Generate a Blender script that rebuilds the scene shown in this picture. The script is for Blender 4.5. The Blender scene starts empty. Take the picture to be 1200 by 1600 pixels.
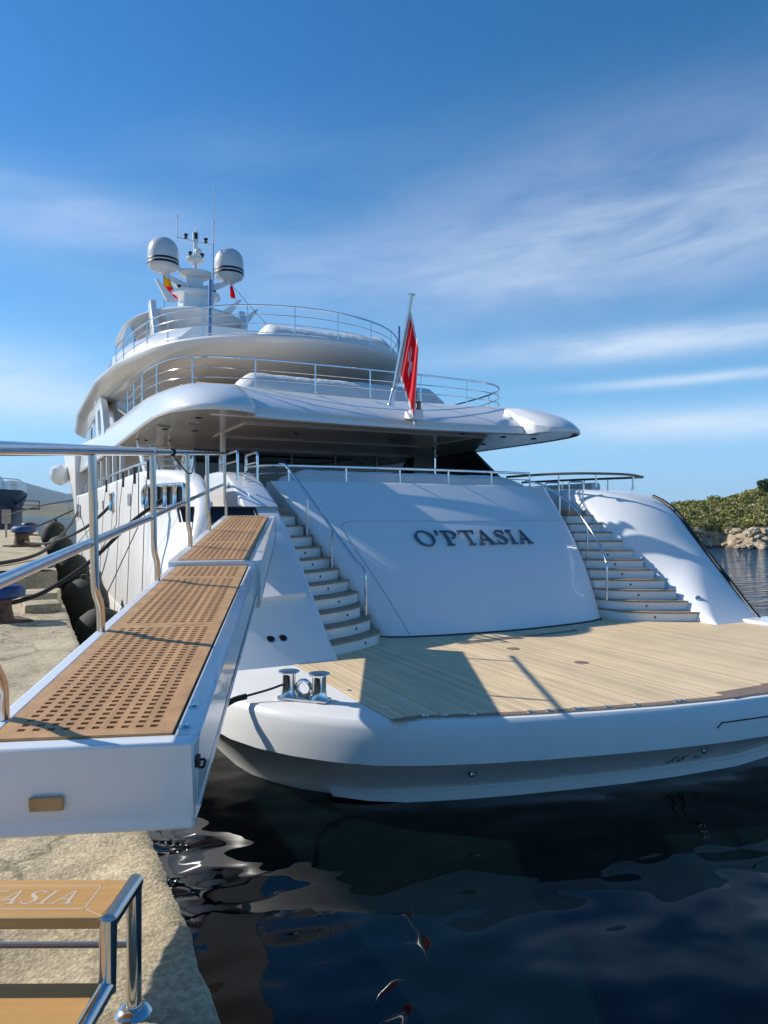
import bpy, bmesh, math, random
from mathutils import Vector, Matrix, Euler, noise
random.seed(7)
R = math.radians
C = bpy.context.scene.collection
SC = bpy.context.scene
H = 3.05                      # eye height over the water; all z below are relative to the eye, world z = z + H
XC = 7.7                      # centre line of the yacht

# ---------------------------------------------------------------- camera
cam = bpy.data.cameras.new('camera'); cam_o = bpy.data.objects.new('camera', cam); C.objects.link(cam_o)
cam.sensor_fit = 'VERTICAL'; cam.sensor_height = 24; cam.sensor_width = 18; cam.lens = 24*1110/1600
cam.clip_start = .05; cam.clip_end = 60000
cam_o.location = (0, 0, H); cam_o.rotation_euler = (R(90.26), 0, R(-26.5))
SC.camera = cam_o
SC.view_settings.view_transform = 'Standard'
SC.view_settings.look = 'None'
SC.view_settings.exposure = 0.52
SC.view_settings.gamma = 1
SC.cycles.max_bounces = 8
SC.cycles.use_denoising = True

# ---------------------------------------------------------------- sun and sky
SUN_EL, SUN_AZ = 33.5, -47.0  # azimuth from the bow (+Y), negative to port
sun = bpy.data.lights.new('sun', 'SUN'); sun.energy = 3.9; sun.angle = R(.53); sun.color = (1, .945, .86)
sun_o = bpy.data.objects.new('sun', sun); C.objects.link(sun_o)
sd = Vector((math.sin(R(SUN_AZ))*math.cos(R(SUN_EL)), math.cos(R(SUN_AZ))*math.cos(R(SUN_EL)), math.sin(R(SUN_EL))))
sun_o.rotation_euler = sd.to_track_quat('Z', 'Y').to_euler(); sun_o.location = sd*50

def nn(nt, t, **kw):
    n = nt.nodes.new(t)
    for k, v in kw.items():
        if k.startswith('i_'): n.inputs[k[2:].replace('_', ' ')].default_value = v
        else: setattr(n, k, v)
    return n
def lk(nt, a, b): nt.links.new(a, b)
def math_n(nt, op, a, b=None, clamp=False):
    n = nt.nodes.new('ShaderNodeMath'); n.operation = op; n.use_clamp = clamp
    for i, q in enumerate((a, b)):
        if q is None: continue
        if isinstance(q, (int, float)): n.inputs[i].default_value = q
        else: nt.links.new(q, n.inputs[i])
    return n.outputs[0]

W = bpy.data.worlds.new('World'); SC.world = W; W.use_nodes = True
def build_world():
    nt = W.node_tree; nt.nodes.clear()
    out = nn(nt, 'ShaderNodeOutputWorld'); bg = nn(nt, 'ShaderNodeBackground'); bg.inputs[1].default_value = .1
    sky = nn(nt, 'ShaderNodeTexSky'); sky.sky_type = 'NISHITA'; sky.sun_disc = False
    sky.sun_elevation = R(SUN_EL); sky.sun_rotation = R(SUN_AZ); sky.altitude = 0; sky.air_density = 1.0; sky.dust_density = .1; sky.ozone_density = 3
    hs = nn(nt, 'ShaderNodeHueSaturation'); hs.inputs['Saturation'].default_value = 1.34; hs.inputs['Value'].default_value = 1.0
    lk(nt, sky.outputs[0], hs.inputs['Color'])
    tc = nn(nt, 'ShaderNodeTexCoord'); sp = nn(nt, 'ShaderNodeSeparateXYZ'); lk(nt, tc.outputs['Generated'], sp.inputs[0])
    X, Y, Z = sp.outputs
    el = math_n(nt, 'MULTIPLY', math_n(nt, 'ARCSINE', Z), 57.2958)
    az = math_n(nt, 'SUBTRACT', math_n(nt, 'MULTIPLY', math_n(nt, 'ARCTAN2', X, Y), 57.2958), 26.5)   # azimuth from the view
    cv = nn(nt, 'ShaderNodeCombineXYZ')
    lk(nt, math_n(nt, 'MULTIPLY', az, .045), cv.inputs[0]); lk(nt, math_n(nt, 'SUBTRACT', math_n(nt, 'MULTIPLY', el, .2), math_n(nt, 'MULTIPLY', az, .022)), cv.inputs[1])
    n1 = nn(nt, 'ShaderNodeTexNoise'); n1.inputs['Scale'].default_value = 1.7; n1.inputs['Detail'].default_value = 9; n1.inputs['Roughness'].default_value = .62; n1.inputs['Distortion'].default_value = .5
    lk(nt, cv.outputs[0], n1.inputs['Vector'])
    n2 = nn(nt, 'ShaderNodeTexNoise'); n2.inputs['Scale'].default_value = .55; n2.inputs['Detail'].default_value = 3
    lk(nt, cv.outputs[0], n2.inputs['Vector'])
    nz = math_n(nt, 'ADD', math_n(nt, 'MULTIPLY', math_n(nt, 'SUBTRACT', n1.outputs[0], .5), 2.4), math_n(nt, 'MULTIPLY', math_n(nt, 'SUBTRACT', n2.outputs[0], .5), 1.3))
    def band(c0, slope, w, amp, azc, azw):
        d = math_n(nt, 'DIVIDE', math_n(nt, 'SUBTRACT', el, math_n(nt, 'ADD', math_n(nt, 'MULTIPLY', az, slope), c0)), w)
        g = math_n(nt, 'EXPONENT', math_n(nt, 'MULTIPLY', math_n(nt, 'MULTIPLY', d, d), -1.))
        q = math_n(nt, 'DIVIDE', math_n(nt, 'SUBTRACT', az, azc), azw)
        h = math_n(nt, 'EXPONENT', math_n(nt, 'MULTIPLY', math_n(nt, 'MULTIPLY', q, q), -1.))
        return math_n(nt, 'MULTIPLY', math_n(nt, 'MULTIPLY', g, h), amp)
    s = None
    for b in ((18.6, .07, 4.0, .40, 20, 28), (25, .05, 4, .10, 20, 20), (12.2, .03, 1.05, .56, 25, 18), (9.5, .02, .38, .55, 25, 9), (6.6, .0, 1.15, .66, 25, 15),
              (20, -.03, 2.8, .22, -24, 13), (12, .05, 2.2, .34, -30, 9), (8.2, .0, 1.6, .42, -28, 8), (28, .1, 2, .05, -12, 8)):
        o = band(*b); s = o if s is None else math_n(nt, 'ADD', s, o)
    s = math_n(nt, 'MULTIPLY', s, math_n(nt, 'ADD', nz, 1.0, ), clamp=False)
    s = math_n(nt, 'MINIMUM', math_n(nt, 'MAXIMUM', s, 0), .86)
    e9 = math_n(nt, 'DIVIDE', el, 10.); hz = math_n(nt, 'MULTIPLY', math_n(nt, 'EXPONENT', math_n(nt, 'MULTIPLY', math_n(nt, 'MULTIPLY', e9, e9), -1.)), .72)
    mh = nn(nt, 'ShaderNodeMixRGB'); lk(nt, hz, mh.inputs[0]); lk(nt, hs.outputs[0], mh.inputs[1]); mh.inputs[2].default_value = (1.8, 4.6, 8.2, 1)
    mx = nn(nt, 'ShaderNodeMixRGB'); lk(nt, s, mx.inputs[0]); lk(nt, mh.outputs[0], mx.inputs[1]); mx.inputs[2].default_value = (6.4, 7.0, 7.9, 1)
    lk(nt, mx.outputs[0], bg.inputs[0]); lk(nt, bg.outputs[0], out.inputs[0])
build_world()

# ---------------------------------------------------------------- materials
def mat(name, col, rough=.5, metal=0., var=0., vscale=4., bump=0., bscale=20., spec=None, coat=0., detail=4):
    m = bpy.data.materials.new(name); m.use_nodes = True; nt = m.node_tree; b = nt.nodes['Principled BSDF']
    b.inputs['Base Color'].default_value = (*col, 1); b.inputs['Roughness'].default_value = rough; b.inputs['Metallic'].default_value = metal
    if coat: b.inputs['Coat Weight'].default_value = coat; b.inputs['Coat Roughness'].default_value = .04
    if spec is not None: b.inputs['Specular IOR Level'].default_value = spec
    tc = nn(nt, 'ShaderNodeTexCoord')
    if var:
        n = nn(nt, 'ShaderNodeTexNoise'); n.inputs['Scale'].default_value = vscale; n.inputs['Detail'].default_value = detail; lk(nt, tc.outputs['Object'], n.inputs['Vector'])
        r = nn(nt, 'ShaderNodeMapRange'); r.inputs[1].default_value = .3; r.inputs[2].default_value = .7; r.inputs[3].default_value = 1-var; r.inputs[4].default_value = 1+var
        lk(nt, n.outputs[0], r.inputs[0])
        v = nn(nt, 'ShaderNodeVectorMath'); v.operation = 'SCALE'; v.inputs[0].default_value = col; lk(nt, r.outputs[0], v.inputs['Scale']); lk(nt, v.outputs[0], b.inputs['Base Color'])
    if bump:
        n = nn(nt, 'ShaderNodeTexNoise'); n.inputs['Scale'].default_value = bscale; n.inputs['Detail'].default_value = detail; lk(nt, tc.outputs['Object'], n.inputs['Vector'])
        bp = nn(nt, 'ShaderNodeBump'); bp.inputs['Strength'].default_value = bump; bp.inputs['Distance'].default_value = .05; lk(nt, n.outputs[0], bp.inputs['Height']); lk(nt, bp.outputs[0], b.inputs['Normal'])
    return m

def planks_mat(name, col, pitch, axis='X', caulk=(.05, .04, .03), gap=.1, rough=.55, grain=1.):
    m = bpy.data.materials.new(name); m.use_nodes = True; nt = m.node_tree; b = nt.nodes['Principled BSDF']; b.inputs['Roughness'].default_value = rough
    tc = nn(nt, 'ShaderNodeTexCoord'); sp = nn(nt, 'ShaderNodeSeparateXYZ'); lk(nt, tc.outputs['Object'], sp.inputs[0])
    a = sp.outputs['XYZ'.index(axis)]
    q = math_n(nt, 'DIVIDE', a, pitch); fl = math_n(nt, 'FLOOR', q); fr = math_n(nt, 'SUBTRACT', q, fl)
    line = math_n(nt, 'LESS_THAN', fr, gap)
    wn = nn(nt, 'ShaderNodeTexWhiteNoise'); wn.noise_dimensions = '1D'; lk(nt, fl, wn.inputs['W'])
    mp = nn(nt, 'ShaderNodeMapping'); sc = [40, 40, 40]; sc['YX'.index(axis)] = 2.2; mp.inputs['Scale'].default_value = sc
    lk(nt, tc.outputs['Object'], mp.inputs[0])
    n = nn(nt, 'ShaderNodeTexNoise'); n.inputs['Scale'].default_value = 1; n.inputs['Detail'].default_value = 5; lk(nt, mp.outputs[0], n.inputs['Vector'])
    n3 = nn(nt, 'ShaderNodeTexNoise'); n3.inputs['Scale'].default_value = .9; n3.inputs['Detail'].default_value = 4; lk(nt, tc.outputs['Object'], n3.inputs['Vector'])
    f = math_n(nt, 'ADD', math_n(nt, 'ADD', math_n(nt, 'MULTIPLY', wn.outputs[0], .22*grain), math_n(nt, 'MULTIPLY', n.outputs[0], .4*grain)), math_n(nt, 'MULTIPLY', n3.outputs[0], .35*grain))
    f = math_n(nt, 'ADD', f, 1-.485*grain)
    v = nn(nt, 'ShaderNodeVectorMath'); v.operation = 'SCALE'; v.inputs[0].default_value = col; lk(nt, f, v.inputs['Scale'])
    mx = nn(nt, 'ShaderNodeMixRGB'); lk(nt, line, mx.inputs[0]); lk(nt, v.outputs[0], mx.inputs[1]); mx.inputs[2].default_value = (*caulk, 1)
    lk(nt, mx.outputs[0], b.inputs['Base Color'])
    return m

M = {}
M['white'] = mat('white_gelcoat', (.80, .80, .79), .22, coat=.5, var=.015, vscale=.7)
M['hullwhite'] = mat('hull_gelcoat', (.80, .785, .75), .3, spec=.18, var=.03, vscale=1.1)
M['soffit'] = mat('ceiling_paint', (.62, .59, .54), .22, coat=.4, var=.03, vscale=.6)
M['steel'] = mat('polished_steel', (.68, .68, .68), .13, 1.0, var=.06, vscale=9)
M['steeldark'] = mat('dark_varnished_rail', (.16, .13, .12), .18, .6)  # the top rail's own dark finish, also on frames and lamps
M['black'] = mat('black_rubber', (.012, .012, .013), .45, var=.2, vscale=30)
M['rope'] = mat('black_rope', (.018, .018, .02), .8, bump=.6, bscale=120)
M['thinrope'] = mat('grey_line', (.05, .05, .05), .8)
M['teak'] = planks_mat('pale_teak_planks', (.77, .575, .335), .058, 'X', (.30, .235, .16), .12, .55, 1.25)
M['margin'] = mat('weathered_teak_margin', (.23, .155, .11), .55, var=.2, vscale=14)
M['tread'] = mat('weathered_teak_tread', (.33, .235, .16), .55, var=.22, vscale=12, bump=.1, bscale=60)
M['gteak'] = planks_mat('oiled_teak', (.51, .28, .115), .0477, 'X', (.42, .24, .10), .03, .5, 1.15)
M['gteakb'] = mat('oiled_teak_border', (.50, .28, .115), .5, var=.22, vscale=7, bump=.08, bscale=70)
M['steak'] = planks_mat('varnished_teak_step', (.60, .33, .115), .30, 'Y', (.5, .28, .1), .0, .38, 1.1)
M['inlay'] = mat('pale_inlay', (.62, .52, .40), .5)
M['glass'] = mat('dark_tinted_glass', (.006, .007, .009), .04, spec=.6)
M['winglass'] = mat('bronze_window_glass', (.10, .12, .13), .05, spec=.8)
M['canvas'] = mat('white_canvas_cover', (.72, .72, .70), .8, var=.05, vscale=3, bump=.7, bscale=5)
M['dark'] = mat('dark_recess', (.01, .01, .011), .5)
M['dome'] = mat('dome_gelcoat', (.60, .61, .62), .3, coat=.3)
M['letter'] = mat('brushed_steel_letter', (.20, .22, .25), .3, .85)
M['grey'] = mat('grey_gelcoat', (.40, .41, .43), .3, coat=.3)
M['fender'] = mat('green_black_fender_cover', (.011, .017, .009), .75, var=.3, vscale=6, bump=.25, bscale=40)
M['red'] = mat('red_flag_cloth', (.95, .012, .025), .6, var=.12, vscale=5)
M['whitecloth'] = mat('white_flag_cloth', (.78, .78, .80), .7)
M['yellow'] = mat('yellow_flag_cloth', (.80, .55, .02), .7)
M['bluepaint'] = mat('worn_blue_paint', (.015, .05, .17), .6, var=.4, vscale=9)
M['rust'] = mat('rusty_iron', (.10, .055, .035), .8, var=.5, vscale=12, bump=.4, bscale=30)
M['navy'] = mat('navy_ship_paint', (.012, .018, .04), .3, var=.15, vscale=1)
M['board'] = mat('worn_signboard', (.36, .30, .25), .7, var=.3, vscale=10)
M['bluepole'] = mat('blue_grey_pole', (.17, .28, .45), .3, .3)

for k in ('red', 'whitecloth', 'yellow'):
    nt = M[k].node_tree; b = nt.nodes['Principled BSDF']; o = [n for n in nt.nodes if n.type == 'OUTPUT_MATERIAL'][0]
    t = nn(nt, 'ShaderNodeBsdfTranslucent'); t.inputs[0].default_value = b.inputs['Base Color'].default_value; mxs = nn(nt, 'ShaderNodeMixShader'); mxs.inputs[0].default_value = .45
    lk(nt, b.outputs[0], mxs.inputs[1]); lk(nt, t.outputs[0], mxs.inputs[2]); lk(nt, mxs.outputs[0], o.inputs['Surface'])

def concrete():
    m = bpy.data.materials.new('quay_concrete'); m.use_nodes = True; nt = m.node_tree; b = nt.nodes['Principled BSDF']; b.inputs['Roughness'].default_value = .9
    tc = nn(nt, 'ShaderNodeTexCoord')
    n1 = nn(nt, 'ShaderNodeTexNoise'); n1.inputs['Scale'].default_value = 1.3; n1.inputs['Detail'].default_value = 8; n1.inputs['Roughness'].default_value = .65; lk(nt, tc.outputs['Object'], n1.inputs['Vector'])
    n2 = nn(nt, 'ShaderNodeTexNoise'); n2.inputs['Scale'].default_value = 48; n2.inputs['Detail'].default_value = 6; n2.inputs['Roughness'].default_value = .7; lk(nt, tc.outputs['Object'], n2.inputs['Vector'])
    vo = nn(nt, 'ShaderNodeTexVoronoi'); vo.inputs['Scale'].default_value = 55; lk(nt, tc.outputs['Object'], vo.inputs['Vector'])
    r = nn(nt, 'ShaderNodeValToRGB'); cr = r.color_ramp
    cr.elements[0].position = .32; cr.elements[0].color = (.22, .185, .125, 1); cr.elements[1].position = .66; cr.elements[1].color = (.60, .51, .36, 1)
    e = cr.elements.new(.5); e.color = (.44, .37, .255, 1)
    f = math_n(nt, 'ADD', math_n(nt, 'MULTIPLY', n1.outputs[0], .62), math_n(nt, 'MULTIPLY', n2.outputs[0], .38)); lk(nt, f, r.inputs[0])
    bw = nn(nt, 'ShaderNodeSeparateXYZ'); lk(nt, vo.outputs['Color'], bw.inputs[0])
    vv = math_n(nt, 'ADD', math_n(nt, 'MULTIPLY', bw.outputs[0], .5), .78)
    mx = nn(nt, 'ShaderNodeMixRGB'); mx.blend_type = 'MULTIPLY'; mx.inputs[0].default_value = 1.; lk(nt, r.outputs[0], mx.inputs[1]); lk(nt, vv, mx.inputs[2])
    hs = nn(nt, 'ShaderNodeHueSaturation'); hs.inputs['Saturation'].default_value = 1.12; lk(nt, mx.outputs[0], hs.inputs['Color'])
    # cracks and dark stains
    vc = nn(nt, 'ShaderNodeTexVoronoi'); vc.feature = 'DISTANCE_TO_EDGE'; vc.inputs['Scale'].default_value = .45
    nd = nn(nt, 'ShaderNodeTexNoise'); nd.inputs['Scale'].default_value = 2.5; nd.inputs['Detail'].default_value = 5; lk(nt, tc.outputs['Object'], nd.inputs['Vector'])
    va = nn(nt, 'ShaderNodeVectorMath'); va.operation = 'MULTIPLY_ADD'; lk(nt, nd.outputs['Color'], va.inputs[0]); va.inputs[1].default_value = (.9, .9, 0); lk(nt, tc.outputs['Object'], va.inputs[2]); lk(nt, va.outputs[0], vc.inputs['Vector'])
    ck = nn(nt, 'ShaderNodeMapRange'); ck.inputs[1].default_value = .0; ck.inputs[2].default_value = .012; ck.inputs[3].default_value = .45; ck.inputs[4].default_value = 1; lk(nt, vc.outputs['Distance'], ck.inputs[0])
    st = nn(nt, 'ShaderNodeTexNoise'); st.inputs['Scale'].default_value = .8; st.inputs['Detail'].default_value = 7; st.inputs['Roughness'].default_value = .7; lk(nt, va.outputs[0], st.inputs['Vector'])
    sr = nn(nt, 'ShaderNodeMapRange'); sr.inputs[1].default_value = .52; sr.inputs[2].default_value = .72; sr.inputs[3].default_value = 1; sr.inputs[4].default_value = .62; lk(nt, st.outputs[0], sr.inputs[0])
    vs = nn(nt, 'ShaderNodeVectorMath'); vs.operation = 'SCALE'; lk(nt, hs.outputs[0], vs.inputs[0]); lk(nt, math_n(nt, 'MULTIPLY', ck.outputs[0], sr.outputs[0]), vs.inputs['Scale'])
    lk(nt, vs.outputs[0], b.inputs['Base Color'])
    hgt = math_n(nt, 'ADD', math_n(nt, 'MULTIPLY', n2.outputs[0], 1.0), math_n(nt, 'MULTIPLY', vo.outputs['Distance'], .5))
    bp = nn(nt, 'ShaderNodeBump'); bp.inputs['Strength'].default_value = .5; bp.inputs['Distance'].default_value = .02; lk(nt, hgt, bp.inputs['Height']); lk(nt, bp.outputs[0], b.inputs['Normal'])
    return m
M['concrete'] = concrete()

def sea_mat():
    m = bpy.data.materials.new('sea_water'); m.use_nodes = True; nt = m.node_tree; b = nt.nodes['Principled BSDF']
    b.inputs['Base Color'].default_value = (.004, .012, .022, 1); b.inputs['Roughness'].default_value = .02; b.inputs['IOR'].default_value = 1.333
    g = nn(nt, 'ShaderNodeNewGeometry')
    # calm in the lee of the yacht and the quay, chop outside
    ln = nn(nt, 'ShaderNodeVectorMath'); ln.operation = 'DISTANCE'; lk(nt, g.outputs['Position'], ln.inputs[0]); ln.inputs[1].default_value = (5, 3, 0)
    chop = nn(nt, 'ShaderNodeMapRange'); chop.inputs[1].default_value = 9; chop.inputs[2].default_value = 30; chop.inputs[3].default_value = 0; chop.inputs[4].default_value = 1; lk(nt, ln.outputs['Value'], chop.inputs[0])
    col = nn(nt, 'ShaderNodeMixRGB'); lk(nt, chop.outputs[0], col.inputs[0]); col.inputs[1].default_value = (.0012, .0045, .0055, 1); col.inputs[2].default_value = (.010, .065, .12, 1); lk(nt, col.outputs[0], b.inputs['Base Color'])
    def ns(scale, det, st=None):
        mp = nn(nt, 'ShaderNodeMapping'); mp.inputs['Scale'].default_value = st or (1, 1, 1); mp.inputs['Rotation'].default_value = (0, 0, R(26)); lk(nt, g.outputs['Position'], mp.inputs[0])
        n = nn(nt, 'ShaderNodeTexNoise'); n.inputs['Scale'].default_value = scale; n.inputs['Detail'].default_value = det; lk(nt, mp.outputs[0], n.inputs['Vector']); return n.outputs[0]
    calm = math_n(nt, 'ADD', math_n(nt, 'MULTIPLY', ns(1.0, 1.0, (1, 1.3, 1)), .06), math_n(nt, 'MULTIPLY', ns(2.6, .5, (1, 1.4, 1)), .009))
    rip = math_n(nt, 'ADD', math_n(nt, 'MULTIPLY', ns(1.6, 4, (.5, 1.5, 1)), .55), math_n(nt, 'MULTIPLY', ns(.35, 2, (.5, 1.5, 1)), .5))
    h = math_n(nt, 'ADD', calm, math_n(nt, 'MULTIPLY', rip, chop.outputs[0]))
    bp = nn(nt, 'ShaderNodeBump'); bp.inputs['Strength'].default_value = 1; bp.inputs['Distance'].default_value = 1; lk(nt, h, bp.inputs['Height']); lk(nt, bp.outputs[0], b.inputs['Normal'])
    return m
M['sea'] = sea_mat()

# ---------------------------------------------------------------- mesh helpers
def matrix_of(o):
    return Matrix.LocRotScale(o.location, o.rotation_euler, o.scale) if o else Matrix.Identity(4)
class MB:
    def __init__(s): s.v = []; s.f = []; s.mi = []
    def add(s, vs, fs, mi=0):
        k = len(s.v); s.v += [tuple(p) for p in vs]; s.f += [tuple(i+k for i in f) for f in fs]; s.mi += [mi]*len(fs); return s
    def box(s, x0, x1, y0, y1, z0, z1, mi=0):
        v = [(x, y, z) for z in (z0, z1) for y in (y0, y1) for x in (x0, x1)]
        return s.add(v, [(0, 2, 3, 1), (4, 5, 7, 6), (0, 1, 5, 4), (2, 6, 7, 3), (0, 4, 6, 2), (1, 3, 7, 5)], mi)
    def obox(s, c, sx, sy, sz, rz=0, rx=0, ry=0, mi=0):
        m = Matrix.Translation(c) @ Euler((rx, ry, rz)).to_matrix().to_4x4()
        v = [m @ Vector((x*sx/2, y*sy/2, z*sz/2)) for z in (-1, 1) for y in (-1, 1) for x in (-1, 1)]
        return s.add(v, [(0, 2, 3, 1), (4, 5, 7, 6), (0, 1, 5, 4), (2, 6, 7, 3), (0, 4, 6, 2), (1, 3, 7, 5)], mi)
    def loft(s, rings, closed=True, caps=True, mi=0):
        n = len(rings[0]); v = [p for r in rings for p in r]; f = []
        for i in range(len(rings)-1):
            for j in range(n if closed else n-1):
                a, b = i*n+j, i*n+(j+1) % n
                f.append((a, b, b+n, a+n))
        if caps and closed:
            f.append(tuple(range(n))); f.append(tuple(range((len(rings)-1)*n, len(rings)*n)))
        return s.add(v, f, mi)
    def tube(s, pts, r, n=10, closed=False, mi=0):
        P = [Vector(p) for p in pts]; rr = r if isinstance(r, (list, tuple)) else [r]*len(P)
        rings = []; up = None
        for i, p in enumerate(P):
            a = P[i-1] if (i > 0 or closed) else p; b = P[(i+1) % len(P)] if (i < len(P)-1 or closed) else p
            t = (b-a).normalized()
            if up is None:
                up = Vector((0, 0, 1)) if abs(t.z) < .9 else Vector((1, 0, 0))
            up = (up - t*up.dot(t)).normalized(); q = t.cross(up)
            rings.append([p + (up*math.cos(2*math.pi*k/n) + q*math.sin(2*math.pi*k/n))*rr[i] for k in range(n)])
        if closed: rings.append(rings[0])
        return s.loft(rings, True, not closed, mi)
    def lathe(s, c, prof, n=24, mi=0, axis=None):
        m = Matrix.Translation(c)
        if axis is not None: m = m @ Vector(axis).to_track_quat('Z', 'Y').to_matrix().to_4x4()
        rings = [[m @ Vector((r*math.cos(2*math.pi*k/n), r*math.sin(2*math.pi*k/n), z)) for k in range(n)] for r, z in prof]
        return s.loft(rings, True, True, mi)
    def poly_prism(s, pts, z0, z1, mi=0):
        n = len(pts); v = [(x, y, z0) for x, y in pts] + [(x, y, z1) for x, y in pts]
        f = [tuple(range(n-1, -1, -1)), tuple(range(n, 2*n))] + [(i, (i+1) % n, n+(i+1) % n, n+i) for i in range(n)]
        return s.add(v, f, mi)
    def grid(s, rows, mi=0): return s.loft(rows, False, False, mi)
    def build(s, name, mats, parent=None, local=False, smooth=35, bevel=0., solid=0., rel=False):
        if not isinstance(mats, (list, tuple)): mats = [mats]
        me = bpy.data.meshes.new(name)
        if local: vs = s.v
        else:
            mi = (pw(parent)).inverted() if parent else Matrix.Identity(4)
            vs = [mi @ Vector((p[0], p[1], p[2]+H)) for p in s.v]
        me.from_pydata([tuple(p) for p in vs], [], s.f)
        for m in mats: me.materials.append(m)
        me.polygons.foreach_set('material_index', s.mi)
        bm = bmesh.new(); bm.from_mesh(me); bmesh.ops.remove_doubles(bm, verts=bm.verts, dist=1e-5); bmesh.ops.recalc_face_normals(bm, faces=bm.faces); bm.to_mesh(me); bm.free()
        if smooth:
            me.shade_smooth(); me.set_sharp_from_angle(angle=R(smooth))
        o = bpy.data.objects.new(name, me); C.objects.link(o)
        if parent: o.parent = parent
        if bevel:
            b = o.modifiers.new('bevel', 'BEVEL'); b.width = bevel; b.segments = 2; b.limit_method = 'ANGLE'; b.angle_limit = R(40); b.harden_normals = False
        if solid:
            b = o.modifiers.new('solid', 'SOLIDIFY'); b.thickness = solid; b.offset = 0
        return o
def pw(o):
    m = matrix_of(o)
    while o.parent: o = o.parent; m = matrix_of(o) @ m
    return m
def tag(o, label=None, cat=None, group=None, kind=None):
    if label: o['label'] = label
    if cat: o['category'] = cat
    if group: o['group'] = group
    if kind: o['kind'] = kind
    return o
def thing(name, label, cat, loc=(0, 0, 0), rot=(0, 0, 0), group=None):
    o = bpy.data.objects.new(name, None); C.objects.link(o); o.location = (loc[0], loc[1], loc[2]+H); o.rotation_euler = rot; o.empty_display_size = .3
    return tag(o, label, cat, group)
def copy_tree(o, parent=None):
    c = o.copy(); C.objects.link(c)
    if parent: c.parent = parent
    for ch in [q for q in bpy.data.objects if q.parent == o]: copy_tree(ch, c)
    return c
def smooth_path(pts, n=6, closed=False):
    P = [Vector(p) for p in pts]; out = []; N = len(P)
    for i in range(N if closed else N-1):
        p0 = P[i-1] if (i > 0 or closed) else P[i]; p1 = P[i]; p2 = P[(i+1) % N]; p3 = P[(i+2) % N] if (i+2 < N or closed) else p2
        for k in range(n):
            t = k/n
            out.append(.5*((2*p1)+(p2-p0)*t+(2*p0-5*p1+4*p2-p3)*t*t+(3*p1-p0-3*p2+p3)*t**3))
    if not closed: out.append(P[-1])
    return out
def bend(pts, r=.1, n=5):
    P = [Vector(p) for p in pts]; out = [P[0]]
    for i in range(1, len(P)-1):
        a, b, c = P[i-1], P[i], P[i+1]; d1 = min(r, (a-b).length*.45); d2 = min(r, (c-b).length*.45)
        s0 = b+(a-b).normalized()*d1; e0 = b+(c-b).normalized()*d2
        for k in range(n+1):
            t = k/n; out.append(s0*(1-t)**2+b*2*t*(1-t)+e0*t*t)
    return out+[P[-1]]
def interp(tab, t):
    if t <= tab[0][0]: return tab[0][1]
    for (a, b), (c, d) in zip(tab, tab[1:]):
        if t <= c: return b+(d-b)*(t-a)/(c-a)
    return tab[-1][1]
def mxp(p): return (2*XC-p[0],)+tuple(p[1:])
def at_len(path, d):
    for a, b in zip(path, path[1:]):
        L = (b-a).length
        if d <= L: return a+(b-a)*(d/L)
        d -= L
    return path[-1].copy()
def plen(path): return sum((b-a).length for a, b in zip(path, path[1:]))

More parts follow.
